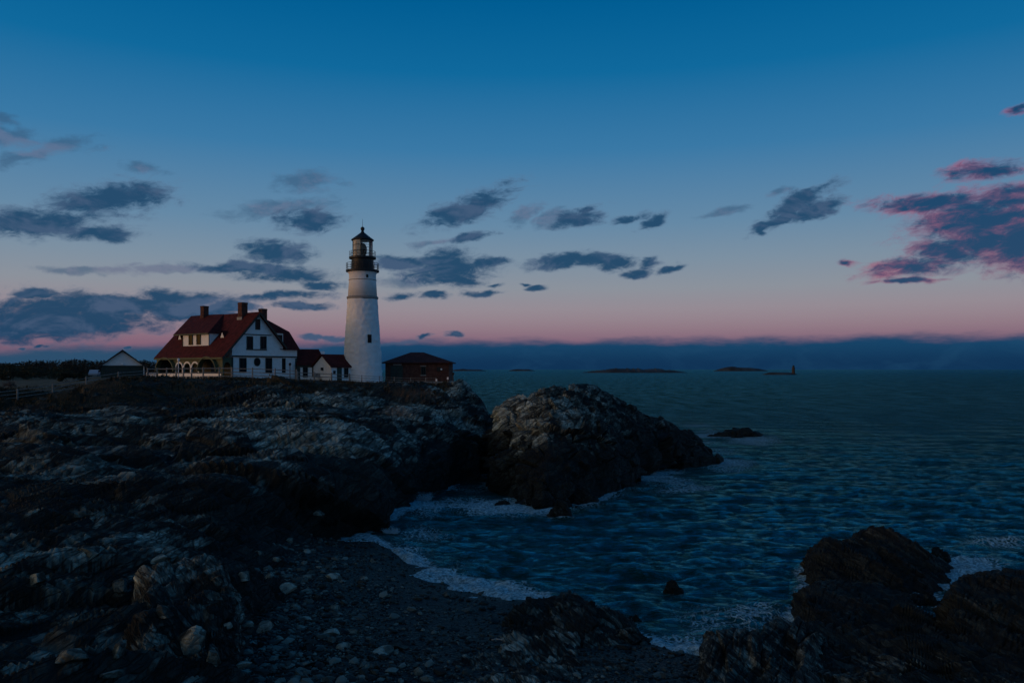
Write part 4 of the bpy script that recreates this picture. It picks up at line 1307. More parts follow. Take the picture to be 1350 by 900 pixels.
    def slab(xa, za, xb, zb, ya, yb, name='roof', par_=None):
        return MB().add([(xa, ya, za), (xb, ya, zb), (xb, yb, zb), (xa, yb, za), (xa, ya, za - th), (xb, ya, zb - th), (xb, yb, zb - th), (xa, yb, za - th)],
                        [(0, 1, 2, 3), (7, 6, 5, 4), (0, 4, 5, 1), (2, 6, 7, 3), (0, 3, 7, 4), (1, 5, 6, 2)]).build(name, M['roof'], par_ or root)
    rf = slab(EX, ZE, RX, ZR, y0, y1)
    slab(RX, ZR, W + 0.3, roofz(W + 0.3), y0, y1)
    # eave and rake trim
    MB().box(EX - 0.06, EX + 0.02, y0 + 0.1, y1 - 0.1, ZE - 0.27, ZE - 0.04).build('eave_board', M['olive'], root)
    for (xa, xb) in ((EX, RX), (RX, W + 0.25)):
        za, zb = roofz(xa) - 0.06, roofz(xb) - 0.06
        MB().add([(xa, y0 - 0.06, za), (xb, y0 - 0.06, zb), (xb, y0 + 0.02, zb), (xa, y0 + 0.02, za), (xa, y0 - 0.06, za - 0.34), (xb, y0 - 0.06, zb - 0.34), (xb, y0 + 0.02, zb - 0.34), (xa, y0 + 0.02, za - 0.34)],
                 [(0, 1, 2, 3), (7, 6, 5, 4), (0, 4, 5, 1), (2, 6, 7, 3), (0, 3, 7, 4), (1, 5, 6, 2)]).build('rake_board', M['trim'], root)
    # shed dormer in the porch-side slope
    def yy(px, x_): return along_y(px, C0, x_)
    xd = -0.25
    ya, yb = sorted((yy(276, xd), yy(241, xd)))
    zd0, zd1 = roofz(xd) - 0.1, roofz(xd) + 1.72
    dm = MB()
    x_in = RX - (ZR - zd1) / sl_          # where the dormer eave level meets the main slope
    dm.prism([(xd, zd0), (xd, zd1 - 0.02), (x_in + 0.3, zd1 - 0.02), (x_in + 0.3, zd1 - 0.5)], 'y', ya, yb)
    d = dm.build('dormer', M['white'], root)
    ex = xd - 0.38
    yt0, yt1 = along_y(279, C0, RX), L + 0.42
    yv = along_y(295, C0, RX)
    e0, e1 = ya - 0.3, yy(228.5, ex)
    hz = 0.10
    MB().add([(ex, e0, zd1), (ex, e1, zd1), (RX, yt1, ZR + hz), (RX, yt0, ZR + hz), (x_in, e0, zd1), (RX, yv, ZR + 0.03), (x_in, e1, zd1), (RX + 0.3, (yt0 + yt1) / 2, ZR - 0.5)],
             [(0, 3, 2, 1), (0, 4, 5, 3), (1, 2, 6), (0, 1, 6, 4), (3, 5, 7), (2, 3, 7)]).build('dormer_roof', M['roof'], d)
    MB().box(ex - 0.03, ex + 0.05, e0, e1, zd1 - 0.16, zd1 - 0.004).build('eave_board', M['olive'], d)
    for (pa, pb) in ((254.5, 249.3), (265.0, 259.6)):
        q0, q1 = sorted((yy(pa, xd), yy(pb, xd)))
        window_x(d, q0, q1, zd0 + 0.25, zd1 - 0.08, xd - 0.002)
    for (y0_, y1_) in ((ya - 0.02, ya + 0.12), (yb - 0.12, yb + 0.02)):
        MB().box(xd - 0.04, xd - 0.003, y0_, y1_, zd0, zd1).build('corner_board', M['trim'], d)
    # two little triangular vents in the roof
    for px in (237.0, 293.0):
        xv = 0.75
        yc = yy(px, xv)
        zv = roofz(xv)
        v_ = MB().add([(xv, yc - 0.45, zv), (xv, yc + 0.45, zv), (xv, yc, zv + 0.85), (xv + 0.85, yc, zv + 0.85), (xv, yc - 0.45, zv - 0.1), (xv, yc + 0.45, zv - 0.1)],
                     [(0, 1, 2), (0, 2, 3), (1, 3, 2), (0, 4, 5, 1)]).build('roof_vent', M['white'], root)
        rb = MB()
        for sg in (-1, 1):
            rb.add([(xv - 0.12, yc + sg * 0.62, zv - 0.06), (xv - 0.12, yc, zv + 0.98), (xv + 1.0, yc, zv + 0.98), (xv + 0.02, yc + sg * 0.62, zv + 0.08)], [(0, 1, 2, 3)])
        rb.build('vent_roof', M['roof'], v_)
    # chimneys
    def chimney(px, top_py, x_, w=0.85):
        y_ = along_y(px, C0, x_)
        D = C0.y + BV.y * x_ + AV.y * y_
        zt = Z_at(top_py, D) - zg
        zb = roofz(x_) - 0.5
        c_ = MB().box(x_ - w / 2, x_ + w / 2, y_ - w / 2, y_ + w / 2, zb, zt).build('chimney', M['brick'], root)
        MB().box(x_ - w / 2 - 0.03, x_ + w / 2 + 0.03, y_ - w / 2 - 0.03, y_ + w / 2 + 0.03, zt - 0.24, zt - 0.06).build('cap', M['brick'], c_)
        fz = roofz(x_ - w / 2 - 0.12)
        MB().box(x_ - w / 2 - 0.1, x_ - w / 2 - 0.005, y_ - w / 2 - 0.1, y_ + w / 2 + 0.1, fz - 0.1, fz + 0.42).build('flashing', M['stone_trim'], c_)
    chimney(269.6, 403.4, 3.7)
    chimney(320.0, 398.8, 3.7, 0.95)
    chimney(346.5, 407.0, 6.1, 0.85)
    # gable front
    X = lambda px: along_x(px, C0)
    def zf(py, px):
        D = C0.y + BV.y * X(px)
        return Z_at(py, D) - zg
    yq = -0.003
    MB().box(0.02, W - 0.02, -0.10, yq, zf(470.6, 340), zf(468.8, 340)).build('floor_trim', M['trim'], root)
    MB().box(X(319.5), X(357.5), -0.09, yq, zf(441.8, 340), zf(440.6, 340)).build('attic_trim', M['trim'], root)
    window_y(root, X(336.6), X(342.6), zf(434.5, 340), zf(420.5, 340), yq)
    window_y(root, X(325), X(333.2), zf(460, 330), zf(443.2, 330), yq)
    window_y(root, X(343), X(351), zf(460, 347), zf(443.2, 347), yq)
    MB().box(X(324.6), X(351.4), -0.11, yq, zf(461.4, 338), zf(460.1, 338)).build('sill', M['trim'], root)
    window_y(root, X(316), X(325.3), zf(491, 320), zf(471.6, 320), 0.117)
    window_y(root, X(350.5), X(359), zf(491.5, 355), zf(471.6, 355), 0.117)
    # round window
    xc, zc = X(339.6), zf(477, 340)
    b = MB()
    ring = [(xc + 0.52 * math.cos(2 * math.pi * i / 24), zc + 0.60 * math.sin(2 * math.pi * i / 24)) for i in range(24)]
    rw = b.prism(ring, 'y', 0.04, 0.117).build('round_window', M['trim'], root)
    ring2 = [(xc + 0.42 * math.cos(2 * math.pi * i / 24), zc + 0.50 * math.sin(2 * math.pi * i / 24)) for i in range(24)]
    MB().prism(ring2, 'y', 0.02, 0.038).build('pane', M['glass'], rw)
    MB().box(-0.06, 0.14, -0.06, 0.10, -0.5, 3.0).build('corner_post', M['trim'], root)
    MB().box(0.10, W + 2.5, 0.03, 0.117, -0.6, 0.02).build('base_board', M['stone_trim'], root)
    # side wing to the right
    wz = zf(461.5, 380)
    MB().box(W + 0.005, 11.0, 0.30, 7.6, 3.08, wz + 0.1).build('wing_upper_wall', M['white'], root)
    MB().box(W - 0.09, 10.8, 0.38, 7.5, -0.6, 3.08).build('wing_wall', M['white'], root)
    MB().box(W + 0.01, 11.05, 0.20, 0.297, zf(470.8, 380), zf(469.4, 380)).build('floor_trim', M['trim'], root)
    window_y(root, X(371.8), X(378.2), zf(491, 372), zf(472, 372), 0.377)
    MB().box(10.72, 10.98, 0.22, 0.37, -0.5, 3.0).build('corner_post', M['trim'], root)
    A0, A1 = (RX, 2.2, ZR - 0.06), (6.2, 2.3, 18.15 - zg)
    B1 = (11.25, 2.4, 16.1 - zg)
    C1, D1 = (11.3, -0.1, wz + 0.05), (7.85, -0.1, wz + 0.05)
    back = lambda p, y_: (p[0], y_, p[2])
    vs_ = [A0, A1, B1, C1, D1, back(A0, 5.5), back(A1, 5.4), back(B1, 5.3), back(C1, 7.8), back(D1, 7.8)]
    MB().add(vs_, [(4, 3, 2), (4, 2, 1), (4, 1, 0), (0, 1, 6, 5), (1, 2, 7, 6), (2, 3, 8, 7), (5, 6, 9), (6, 7, 9), (7, 8, 9), (3, 4, 9, 8)]).build('wing_roof', M['roof'], root)
    xa, xb = X(366.5) - 0.1, X(376.5) - 0.1
    z0_, z1_ = zf(455, 372), zf(439, 372)
    wd = MB().box(xa, xb, 0.45, 2.2, z0_, z1_).build('wing_dormer', M['white'], root)
    window_y(wd, xa + 0.32, xb - 0.18, z0_ + 0.15, z1_ - 0.25, 0.447)
    MB().box(xa - 0.12, xb + 0.12, 0.30, 2.4, z1_ + 0.002, z1_ + 0.12).build('wing_dormer_roof', M['roof'], wd)
make_house()

def make_link():
    """low passage between house and tower"""
    pa, pb = P_at(391.5, 500, 116.5), P_at(428.5, 500, 117.5)
    zg = 8.85
    ang = math.atan2(pb.y - pa.y, pb.x - pa.x)
    root = empty('passage_building', (pa.x, pa.y, zg), ang)
    tag(root, 'low white passage with red roof joining the house to the entry hut', 'building')
    Lx = (Vector((pb.x, pb.y)) - Vector((pa.x, pa.y))).length
    ze = Z_at(481.3, 117) - zg
    zr = Z_at(460.2, 120) - zg
    MB().prism([(0, -0.5), (0, ze - 0.06), (3.0, zr - 0.3), (6.0, ze - 0.06), (6.0, -0.5)], 'x', 0, Lx).build('wall', M['white'], root)
    x1 = Lx - 0.85
    MB().add([(-0.1, -0.35, ze), (Lx + 0.25, -0.35, ze), (x1, 3.0, zr), (-0.1, 3.0, zr), (-0.1, 6.3, ze), (Lx + 0.25, 6.3, ze)],
             [(0, 1, 2, 3), (3, 2, 5, 4), (1, 5, 2), (0, 3, 4), (0, 4, 5, 1)]).build('roof', M['roof'], root)
    fx = lambda px: (px - 391.5) / 37.0 * Lx
    zf = lambda py: Z_at(py, 117) - zg
    for a, b_ in ((399.2, 405.8), (411.4, 417.5)):
        window_y(root, fx(a), fx(b_), zf(497), zf(481.8), -0.003)
    MB().box(-0.05, 0.45, -0.12, -0.004, -0.5, ze - 0.02).build('corner_post', M['trim'], root)
    MB().box(0.0, Lx, -0.10, -0.004, ze - 0.30, ze - 0.03).build('eave_board', M['trim'], root)
    bench = empty('bench', (0, 0, 0))
    bench.location = Vector((X_at(421, 115.9), 115.9, ground(421, 115.9)))
    bench.rotation_euler = (0, 0, ang)
    tag(bench, 'dark wooden bench against the low white passage', 'bench')
    MB().box(-0.75, 0.75, -0.28, 0.12, 0.42, 0.48).build('seat', M['timber'], bench)
    MB().box(-0.75, 0.75, 0.14, 0.19, 0.55, 0.95).build('backrest', M['timber'], bench)
    for sx in (-0.65, 0.65):
        MB().box(sx - 0.04, sx + 0.04, -0.25, 0.19, -0.15, 0.419).build('leg', M['timber'], bench)
make_link()

def make_entry():
    C0 = Vector((X_at(437, 114.6), 114.6, 0))
    zg = 8.65
    root = empty('entry_hut', (C0.x, C0.y, zg), ROT)
    tag(root, 'small white gabled hut with dark door at the foot of the tower', 'building')
    Z = lambda py, D: Z_at(py, D) - zg
    ze, zr = Z(483.0, 115), Z(468.0, 116.4)
    Lx = 5.2
    MB().prism([(0, -0.6), (0, ze), (2.0, zr - 0.12), (4.0, ze), (4.0, -0.6)], 'x', 0, Lx).build('wall', M['white'], root)
    for ya, yb in ((-0.25, 2.0), (4.25, 2.0)):
        za = ze - 0.12
        t_ = 0.14
        MB().add([(-0.3, ya, za), (Lx + 0.3, ya, za), (Lx - 0.6, yb, zr), (-0.3, yb, zr), (-0.3, ya, za + t_), (Lx + 0.3, ya, za + t_), (Lx - 0.6, yb, zr + t_), (-0.3, yb, zr + t_)],
                 [(0, 3, 2, 1), (4, 5, 6, 7), (0, 1, 5, 4), (1, 2, 6, 5), (2, 3, 7, 6), (3, 0, 4, 7)]).build('roof', M['roof'], root)
    X = lambda px: along_x(px, C0)
    zf = lambda py, px: Z_at(py, C0.y + BV.y * X(px)) - zg
    d = MB().box(X(444.2), X(450.4), -0.05, -0.003, -0.3, zf(484.2, 447)).build('door', M['green_door'], root)
    MB().box(X(449.4), X(449.9), -0.09, -0.052, 0.9, 1.0).build('handle', M['brass'], d)
    window_y(root, X(453.4), X(458.8), zf(497, 456), zf(484.5, 456), -0.003)
    MB().box(X(439.2), X(442.2), -0.06, -0.003, zf(492.5, 441), zf(488.3, 441)).build('plaque', M['black'], root)
    lp = MB().box(-0.28, -0.003, 1.75, 2.05, 1.75, 2.15).build('wall_lamp', M['black'], root)
make_entry()

def make_brick_house():
    D = 124.0
    zg = Z_at(505, D)
    x0, x1 = X_at(508, D), X_at(592, D)
    root = empty('brick_building', ((x0 + x1) / 2, D, zg))
    tag(root, 'low brick building with dark hipped roof right of the lighthouse', 'building')
    w = (x1 - x0) / 2
    zz = lambda py: Z_at(py, D) - zg
    fx = lambda px: X_at(px, D) - (x0 + x1) / 2
    MB().box(-w, w, 0, 8.0, -0.8, zz(477.8)).build('wall', M['brick'], root)
    MB().box(-w - 0.06, w + 0.06, -0.06, 8.06, -0.85, 0.28).build('stone_base', M['stone_trim'], root)
    ze, zr = zz(477.6), Z_at(464.3, 128) - zg
    rx0, rx1 = X_at(541.5, 128) - (x0 + x1) / 2, X_at(558.5, 128) - (x0 + x1) / 2
    e = 0.48
    MB().add([(-w - e, -e, ze), (w + e, -e, ze), (w + e, 8 + e, ze), (-w - e, 8 + e, ze), (rx0, 4, zr), (rx1, 4, zr), (-w - e, -e, ze - 0.16), (w + e, -e, ze - 0.16), (w + e, 8 + e, ze - 0.16), (-w - e, 8 + e, ze - 0.16)],
             [(0, 1, 5, 4), (1, 2, 5), (2, 3, 4, 5), (3, 0, 4), (0, 6, 7, 1), (1, 7, 8, 2), (2, 8, 9, 3), (3, 9, 6, 0), (9, 8, 7, 6)]).build('roof', M['slate_red'], root)
    d = MB().box(fx(515), fx(531), -0.05, -0.003, -0.3, zz(482)).build('door', M['green_door'], root)
    MB().box(fx(522.8), fx(523.2), -0.08, -0.052, -0.2, zz(482.4)).build('door_joint', M['black'], d)
    MB().box(fx(518.5), fx(529.5), -0.10, -0.003, zz(481.4), zz(479.8)).build('lintel', M['stone_trim'], root)
    wn = window_y(root, fx(555), fx(561.2), zz(494), zz(483), -0.003)
    MB().box(fx(554.3), fx(561.9), -0.09, -0.003, zz(482.9), zz(481.8)).build('lintel', M['stone_trim'], root)
    MB().box(fx(554.3), fx(561.9), -0.12, -0.003, zz(495.4), zz(494.1)).build('sill', M['stone_trim'], root)
    v_ = MB().box(fx(576), fx(581), -0.12, -0.003, zz(489.5), zz(483.5)).build('vent', M['black'], root)
    lp = MB().tube((fx(581.8), -0.02, zz(487)), (fx(582.2), -0.5, zz(486.6)), 0.06, 0.14, 10).build('floodlight', M['white'], root)
M['slate_red'] = simple('dark_red_shingle', (0.060, 0.022, 0.020), 0.85, 0.35, 1.5, 0.15, 0.4, 8.0)
make_brick_house()

def make_garage():
    D = 140.0
    zg = Z_at(500.5, D)
    root = empty('garage', (X_at(161.5, D), D, zg), rad(26.5))
    tag(root, 'garage with pale gable and dark doors left of the house', 'garage')
    s = D / F
    w = 27.5 * s
    zz = lambda py: (500.5 - py) * s
    MB().box(-w + 0.3, w - 0.3, 0, 9, -0.8, zz(482.2)).build('wall', M['green_door'], root)
    MB().prism([(-w + 0.25, zz(482)), (w - 0.25, zz(482)), (0, zz(463.4))], 'y', -0.02, 9).build('gable', M['white'], root)
    for sg in (-1, 1):
        MB().add([(0, -0.6, zz(460.6)), (sg * (w + 0.5), -0.6, zz(485.4)), (sg * (w + 0.5), 9.4, zz(485.4)), (0, 9.4, zz(460.6)),
                  (0, -0.6, zz(462.4)), (sg * (w + 0.5), -0.6, zz(487.2)), (sg * (w + 0.5), 9.4, zz(487.2)), (0, 9.4, zz(462.4))],
                 [(0, 1, 2, 3), (7, 6, 5, 4), (0, 4, 5, 1), (2, 6, 7, 3), (1, 5, 6, 2)]).build('roof', M['slate'], root)
    MB().box(-w + 0.2, w - 0.2, -0.10, -0.022, zz(483.4), zz(481.6)).build('trim_board', M['trim'], root)
    for c in (-15.5, 0.0, 15.5):
        dx = c * s
        d = MB().box(dx - 0.95, dx + 0.95, -0.06, -0.003, -0.3, zz(485.6)).build('garage_door', M['trim'], root)
        for r_ in range(2):
            for k in range(4):
                px_ = dx - 0.72 + k * 0.4
                MB().box(px_, px_ + 0.3, -0.08, -0.062, zz(489.6 + r_ * 2.4), zz(487.6 + r_ * 2.4)).build('pane', M['pane_teal'], d)
    MB().tube((0, -0.03, zz(480.6)), (-0.05, -0.4, zz(479.4)), 0.07, 0.20, 8).build('gable_lamp', M['white'], root)
    MB().box(w - 0.32, w - 0.18, -0.14, -0.004, 0, zz(482)).build('downpipe', M['white'], root)
M['pane_teal'] = glass_mat('garage_glass', (0.03, 0.05, 0.05), 0.2)
make_garage()

# ------------------------------------------------------------------ distant tower, islands
def make_far():
    D = 1600.0
    s = D / F
    x = X_at(1046, D)
    root = empty('ledge_lighthouse', (x, D, 1.2))
    tag(root, 'tiny dark granite lighthouse far out on a low ledge', 'lighthouse')
    MB().lathe([(3.5, -0.5), (3.2, 3), (2.9, 11), (2.8, 13.2)], 20).build('tower_shaft', M['far_stone'], root)
    MB().lathe([(3.4, 13.2), (3.4, 13.8)], 20).build('gallery', M['island'], root)
    MB().lathe([(1.9, 13.8), (1.9, 16.2)], 14).build('lantern_room', M['island'], root)
    MB().lathe([(2.3, 16.2), (1.2, 17.4), (0.3, 18.2)], 14).build('lantern_roof', M['island'], root)
    def island(px0, px1, D, py_top, name, label, seed, h_extra=0.0, wood=True):
        n = 90
        rs = np.random.RandomState(seed)
        pxs = np.linspace(px0, px1, n)
        q = np.linspace(-1, 1, n)
        H = (HY - py_top) / F * D + EYE
        env = np.clip(1 - np.abs(q) ** 3.2, 0, 1) * (0.55 + 0.45 * np.interp(q, [-1, -0.3, 0.4, 1], [0.6, 1.05, 0.8, 0.3]))
        Pn = np.stack([pxs * 0.09, pxs * 0 + seed, pxs * 0], -1)
        rough_ = 1 + 0.16 * fbm(Pn, seed, 4) + (0.07 * rs.randn(n) if wood else 0)
        hz = np.maximum(0.5, H * env * rough_)
        dep = (px1 - px0) / F * D * 0.35
        rows_ = [(-0.5, -0.5), (-0.46, 0.14), (-0.3, 0.62), (0.0, 1.0), (0.3, 0.6), (0.5, -0.5)]
        G = np.zeros((len(rows_), n, 3))
        for r, (dy, k) in enumerate(rows_):
            G[r, :, 1] = D + dy * dep * np.clip(1 - np.abs(q) ** 2, 0.05, 1)
            G[r, :, 0] = (pxs - CX) / F * D
            G[r, :, 2] = hz * k if k > 0 else -1.0
        c = np.array([G[..., 0].mean(), D, 0])
        o = np_mesh(name, G - c, grid_quads(len(rows_), n), mat=M['island'])
        o.location = c
        tag(o, kind='structure')
        return o
    island(766, 908, 2600, 485.2, 'island', '', 1)
    island(940, 1014, 5200, 483.6, 'island', '', 2, wood=False)
    island(592, 642, 5600, 486.2, 'island', '', 3, wood=False)
    island(670, 706, 5600, 486.4, 'island', '', 4, wood=False)
    island(1004, 1053, 1600, 490.3, 'island', '', 7, wood=False)
M['far_stone'] = simple('granite_tower', (0.05, 0.042, 0.036), 0.9, 0.2, 0.5)
make_far()

# ------------------------------------------------------------------ fences
def fence(name, label, posts, h=1.15, rails=(0.92, 0.58, 0.26), r=0.075, mat='timber', group=None, thin=0.05):
    p0 = posts[len(posts) // 2]
    z0 = ground(*p0)
    o0 = Vector((X_at(*p0), p0[1], z0))
    root = empty(name, o0)
    tag(root, label, 'fence', group)
    pts = []
    for k, (px, D) in enumerate(posts):
        p = Vector((X_at(px, D), D, ground(px, D))) - o0
        pts.append(p)
        lean = Vector(((k * 37 % 11 - 5) * 0.008, (k * 53 % 7 - 3) * 0.008, 0))
        MB().tube(p + Vector((0, 0, -0.5)), p + Vector((0, 0, h)) + lean, r * 1.1, r * 0.95, 8).build('post', M[mat], root)
    for a, b_ in zip(pts[:-1], pts[1:]):
        for q in rails:
            sag = Vector((0, 0, -0.03))
            d = (b_ - a).normalized() * 0.12
            MB().tube(a - d * 0 + Vector((0, -0.02, h * q)), b_ + d * 0 + Vector((0, -0.02, h * q)) + sag, thin, thin * 0.9, 6).build('rail', M[mat], root)
fence('rail_fence', 'dark split rail fence along the cliff edge in front of the porch', [(195, 100), (207, 100.4), (219.5, 100.4), (232.3, 100.3), (241.8, 100.3), (252.3, 100.3), (268, 100.4), (289, 100.6), (305, 100.8)], 1.45, (0.90, 0.52, 0.20), 0.10, thin=0.065)
fence('rail_fence', 'dark rail fence below the white gable wall', [(306.4, 100.8), (333, 101), (362.5, 101.4), (391, 102.2)], 1.45, (0.88, 0.58, 0.30), 0.085)
fence('rail_fence', 'sloping rail fence before the low passage and entry hut', [(392.6, 102.3), (414, 103.2), (437, 104.0), (461, 104.9)], 1.25, (0.85, 0.52), 0.09)
fence('rail_fence', 'low thin fence running from the tower foot past the brick building', [(461.8, 105.0), (477, 105.4), (500, 106), (520, 106.4), (541.5, 106.8), (561, 107), (575, 107)], 1.15, (0.92, 0.66, 0.4, 0.16), 0.05, thin=0.026)
fence('rail_fence', 'old rail fence crossing the pale grass left of the garage', [(-30, 78), (23, 82), (69.5, 86), (113.7, 91), (156, 95.2), (194.4, 99.8)], 1.25, (0.9, 0.6, 0.3), 0.09, thin=0.035)

def lamp_post(px, D, h, name, label, mat):
    z = ground(px, D)
    root = empty(name, (X_at(px, D), D, z))
    tag(root, label, 'lamp post')
    MB().tube((0, 0, -0.4), (0, 0, h - 0.35), 0.06, 0.05, 8).build('post', M[mat], root)
    MB().lathe([(0.05, h - 0.36), (0.13, h - 0.30), (0.17, h - 0.08), (0.19, h - 0.06), (0.04, h + 0.06)], 10).build('lantern', M[mat], root)
lamp_post(235.2, 103, 2.55, 'lamp_post', 'thin white lamp post before the porch arches', 'white')
lamp_post(382.3, 103.5, 2.2, 'lamp_post', 'dark lamp post before the right end of the gable wall', 'black')

def viewer():
    D = 107.5
    px = 597.3
    z = top_of(X_at(px, D), D, [HGf])
    root = empty('tower_viewer', (X_at(px, D), D, z - 0.05))
    tag(root, 'dark viewing binocular on a post at the headland tip', 'binocular')
    h = Z_at(490.5, D) - z
    h = max(0.9, min(h, 1.7))
    MB().tube((0, 0, 0), (0, 0, h - 0.3), 0.10, 0.06, 8).build('post', M['black'], root)
    MB().box(-0.16, 0.16, -0.24, 0.24, h - 0.32, h + 0.02).build('head', M['black'], root)
    for sx in (-0.08, 0.08):
        MB().tube((sx, -0.34, h - 0.12), (sx, -0.235, h - 0.12), 0.05, 0.05, 8).build('eyepiece', M['black'], root)
viewer()

def sign(px, D, h, w, name, label, hb=0.3):
    z = top_of(X_at(px, D), D, [HGf])
    root = empty(name, (X_at(px, D), D, z))
    tag(root, label, 'sign')
    MB().tube((0, 0, -0.3), (0, 0, h - hb), 0.03, 0.03, 6).build('post', M['timber'], root)
    MB().box(-w / 2, w / 2, -0.03, 0.03, h - hb, h).build('board', M['white'], root)
sign(575.3, 106.0, 1.10, 0.22, 'sign', 'small white sign on the thin fence before the brick building')
sign(590.3, 107.0, 0.80, 0.22, 'sign', 'small white sign at the rock by the brick building corner')

# white pickets between garage and house
def pickets():
    D = 112
    root = empty('picket_fence', (X_at(193, D), D, ground(193, D)))
    tag(root, 'short white picket fence between the garage and the porch', 'fence')
    n = 12
    x1 = X_at(206.5, D) - X_at(193, D)
    for k in range(n):
        xx = x1 * k / (n - 1)
        MB().add([(xx - 0.04, -0.02, -0.1), (xx + 0.04, -0.02, -0.1), (xx + 0.04, -0.02, 0.72), (xx, -0.02, 0.8), (xx - 0.04, -0.02, 0.72), (xx - 0.04, 0.01, -0.1), (xx + 0.04, 0.01, -0.1), (xx + 0.04, 0.01, 0.72), (xx, 0.01, 0.8), (xx - 0.04, 0.01, 0.72)],
                 [(0, 1, 2, 3, 4), (9, 8, 7, 6, 5), (1, 6, 7, 2), (0, 4, 9, 5), (2, 7, 8, 3), (3, 8, 9, 4)]).build('picket', M['white'], root)
    for q in (0.2, 0.55):
        MB().box(-0.05, x1 + 0.05, 0.012, 0.05, q, q + 0.07).build('rail', M['white'], root)
pickets()

def car(px, D, label):
    z = ground(px, D)
    root = empty('parked_car', (X_at(px, D), D, z), rad(-70))
    tag(root, label, 'car')
    prof = [(-2.1, 0.35), (2.1, 0.35), (2.15, 0.75), (1.5, 0.92), (0.7, 1.42), (-1.2, 1.45), (-1.95, 1.0), (-2.15, 0.8)]
    MB().prism(prof, 'y', -0.85, 0.85).build('body', M['carpaint'], root)
    gl = [(1.30, 0.95), (0.66, 1.36), (-1.15, 1.39), (-1.75, 1.0)]
    for sg in (-1, 1):
        MB().prism(gl, 'y', sg * 0.852, sg * 0.86).build('side_window', M['glass'], root)
    MB().add([(-1.98, -0.7, 1.0), (-1.98, 0.7, 1.0), (-1.27, 0.6, 1.43), (-1.27, -0.6, 1.43)], [(0, 1, 2, 3)]).build('rear_window', M['glass'], root)
    for sx in (-1.3, 1.3):
        for sy in (-0.8, 0.8):
            w_ = MB().tube((sx, sy - 0.1, 0.33), (sx, sy + 0.1, 0.33), 0.33, 0.33, 16).build('wheel', M['rubber'], root)
            MB().tube((sx, sy - 0.105, 0.33), (sx, sy + 0.105, 0.33), 0.18, 0.18, 12).build('rim', M['stone_trim'], w_)
car(124.5, 168, 'pale parked car partly hidden beyond the grass left of the garage')

# ------------------------------------------------------------------ plants
def leaf_cloud(centres, radii, n, size, seed, squash=0.8):
    """many small leaf faces spread through lumpy crowns"""
    rs = np.random.RandomState(seed)
    c = np.asarray(centres, float); r = np.asarray(radii, float)
    k = rs.choice(len(c), n, p=r ** 2 / (r ** 2).sum())
    d = rs.normal(size=(n, 3)); d /= np.linalg.norm(d, axis=1, keepdims=True)
    rr = r[k] * (0.35 + 0.65 * rs.rand(n) ** 0.5)
    p = c[k] + d * rr[:, None] * np.array([1, 1, squash])
    a = rs.normal(size=(n, 3)); b_ = rs.normal(size=(n, 3))
    a /= np.linalg.norm(a, axis=1, keepdims=True); b_ /= np.linalg.norm(b_, axis=1, keepdims=True)
    s = size * rs.uniform(0.6, 1.4, n)[:, None]
    V = np.stack([p - a * s * 0.5, p + b_ * s * 0.45, p + a * s], 1)
    return V.reshape(-1, 3), np.arange(n * 3).reshape(-1, 3)

def woodland():
    rs = np.random.RandomState(8)
    cs, rr = [], []
    tops = np.array([(-260, 474), (-80, 476), (0, 479), (20, 479), (40, 476.5), (60, 475), (75, 475.5), (97, 473.5), (120, 476), (150, 477), (190, 476), (215, 477), (260, 478), (320, 480)], float)
    for i in range(420):
        px = rs.uniform(-260, 320)
        D = rs.uniform(250, 330)
        pt = np.interp(px, tops[:, 0], tops[:, 1]) + rs.uniform(-0.4, 3.0)
        zt = Z_at(pt, D)
        r = rs.uniform(1.3, 2.8)
        cs.append((X_at(px, D), D, zt - r * 0.8)); rr.append(r)
        cs.append((X_at(px, D) + rs.normal(0, 1), D - 1, zt - r * 2.0)); rr.append(r * 1.2)
        cs.append((X_at(px, D) + rs.normal(0, 1), D - 2, zt - r * 3.4)); rr.append(r * 1.3)
    V, T = leaf_cloud(cs, rr, 90000, 0.75, 3, 1.0)
    o = np_mesh('woodland', V, tris=T, mat=M['wood_far'])
    tag(o, 'dark bare woodland along the skyline at far left', 'woodland', kind='stuff')
    # scrub bank nearer
    cs, rr = [], []
    bank = np.array([(-260, 484), (0, 481), (40, 480.5), (70, 484), (95, 487), (112, 494), (125, 499)], float)
    for i in range(260):
        px = rs.uniform(-260, 118)
        D = rs.uniform(150, 200)
        pt = np.interp(px, bank[:, 0], bank[:, 1]) + rs.uniform(0, 9)
        zt = max(Z_at(pt, D), 8.8)
        r = rs.uniform(0.7, 1.5)
        cs.append((X_at(px, D), D, zt - r * 0.6)); rr.append(r)
    V, T = leaf_cloud(cs, rr, 52000, 0.34, 5, 0.9)
    o = np_mesh('scrub_bank', V, tris=T, mat=M['leaf'])
    tag(o, 'dark scrubby bank behind the pale grass at far left', 'scrub', kind='stuff')
woodland()

def bush(px, D, w, h, name, label, mat, seed, n=5200, leaf=0.14):
    z = ground(px, D)
    rs = np.random.RandomState(seed)
    root = empty(name, (X_at(px, D), D, z))
    tag(root, label, 'shrub')
    cs, rr = [], []
    for i in range(26):
        q = rs.uniform(-1, 1)
        zz = h * (1 - abs(q) ** 1.8) * rs.uniform(0.3, 0.85)
        cs.append((q * w / 2, rs.uniform(-0.8, 0.8), max(0.25, zz))); rr.append(rs.uniform(0.30, 0.55) * h * 0.45)
    V, T = leaf_cloud(cs, rr, n, leaf, seed)
    V[:, 2] = np.maximum(V[:, 2], 0.0)
    o = np_mesh('crown', V, tris=T, mat=M[mat]); o.parent = root
    b = MB()
    for i in range(7):
        q = rs.uniform(-0.8, 0.8)
        b.tube((q * w * 0.2, 0, -0.1), (q * w * 0.42, rs.uniform(-0.4, 0.4), h * 0.6 * (1 - abs(q) * 0.5)), 0.05, 0.015, 5)
    b.build('stem', M['bark'], root)
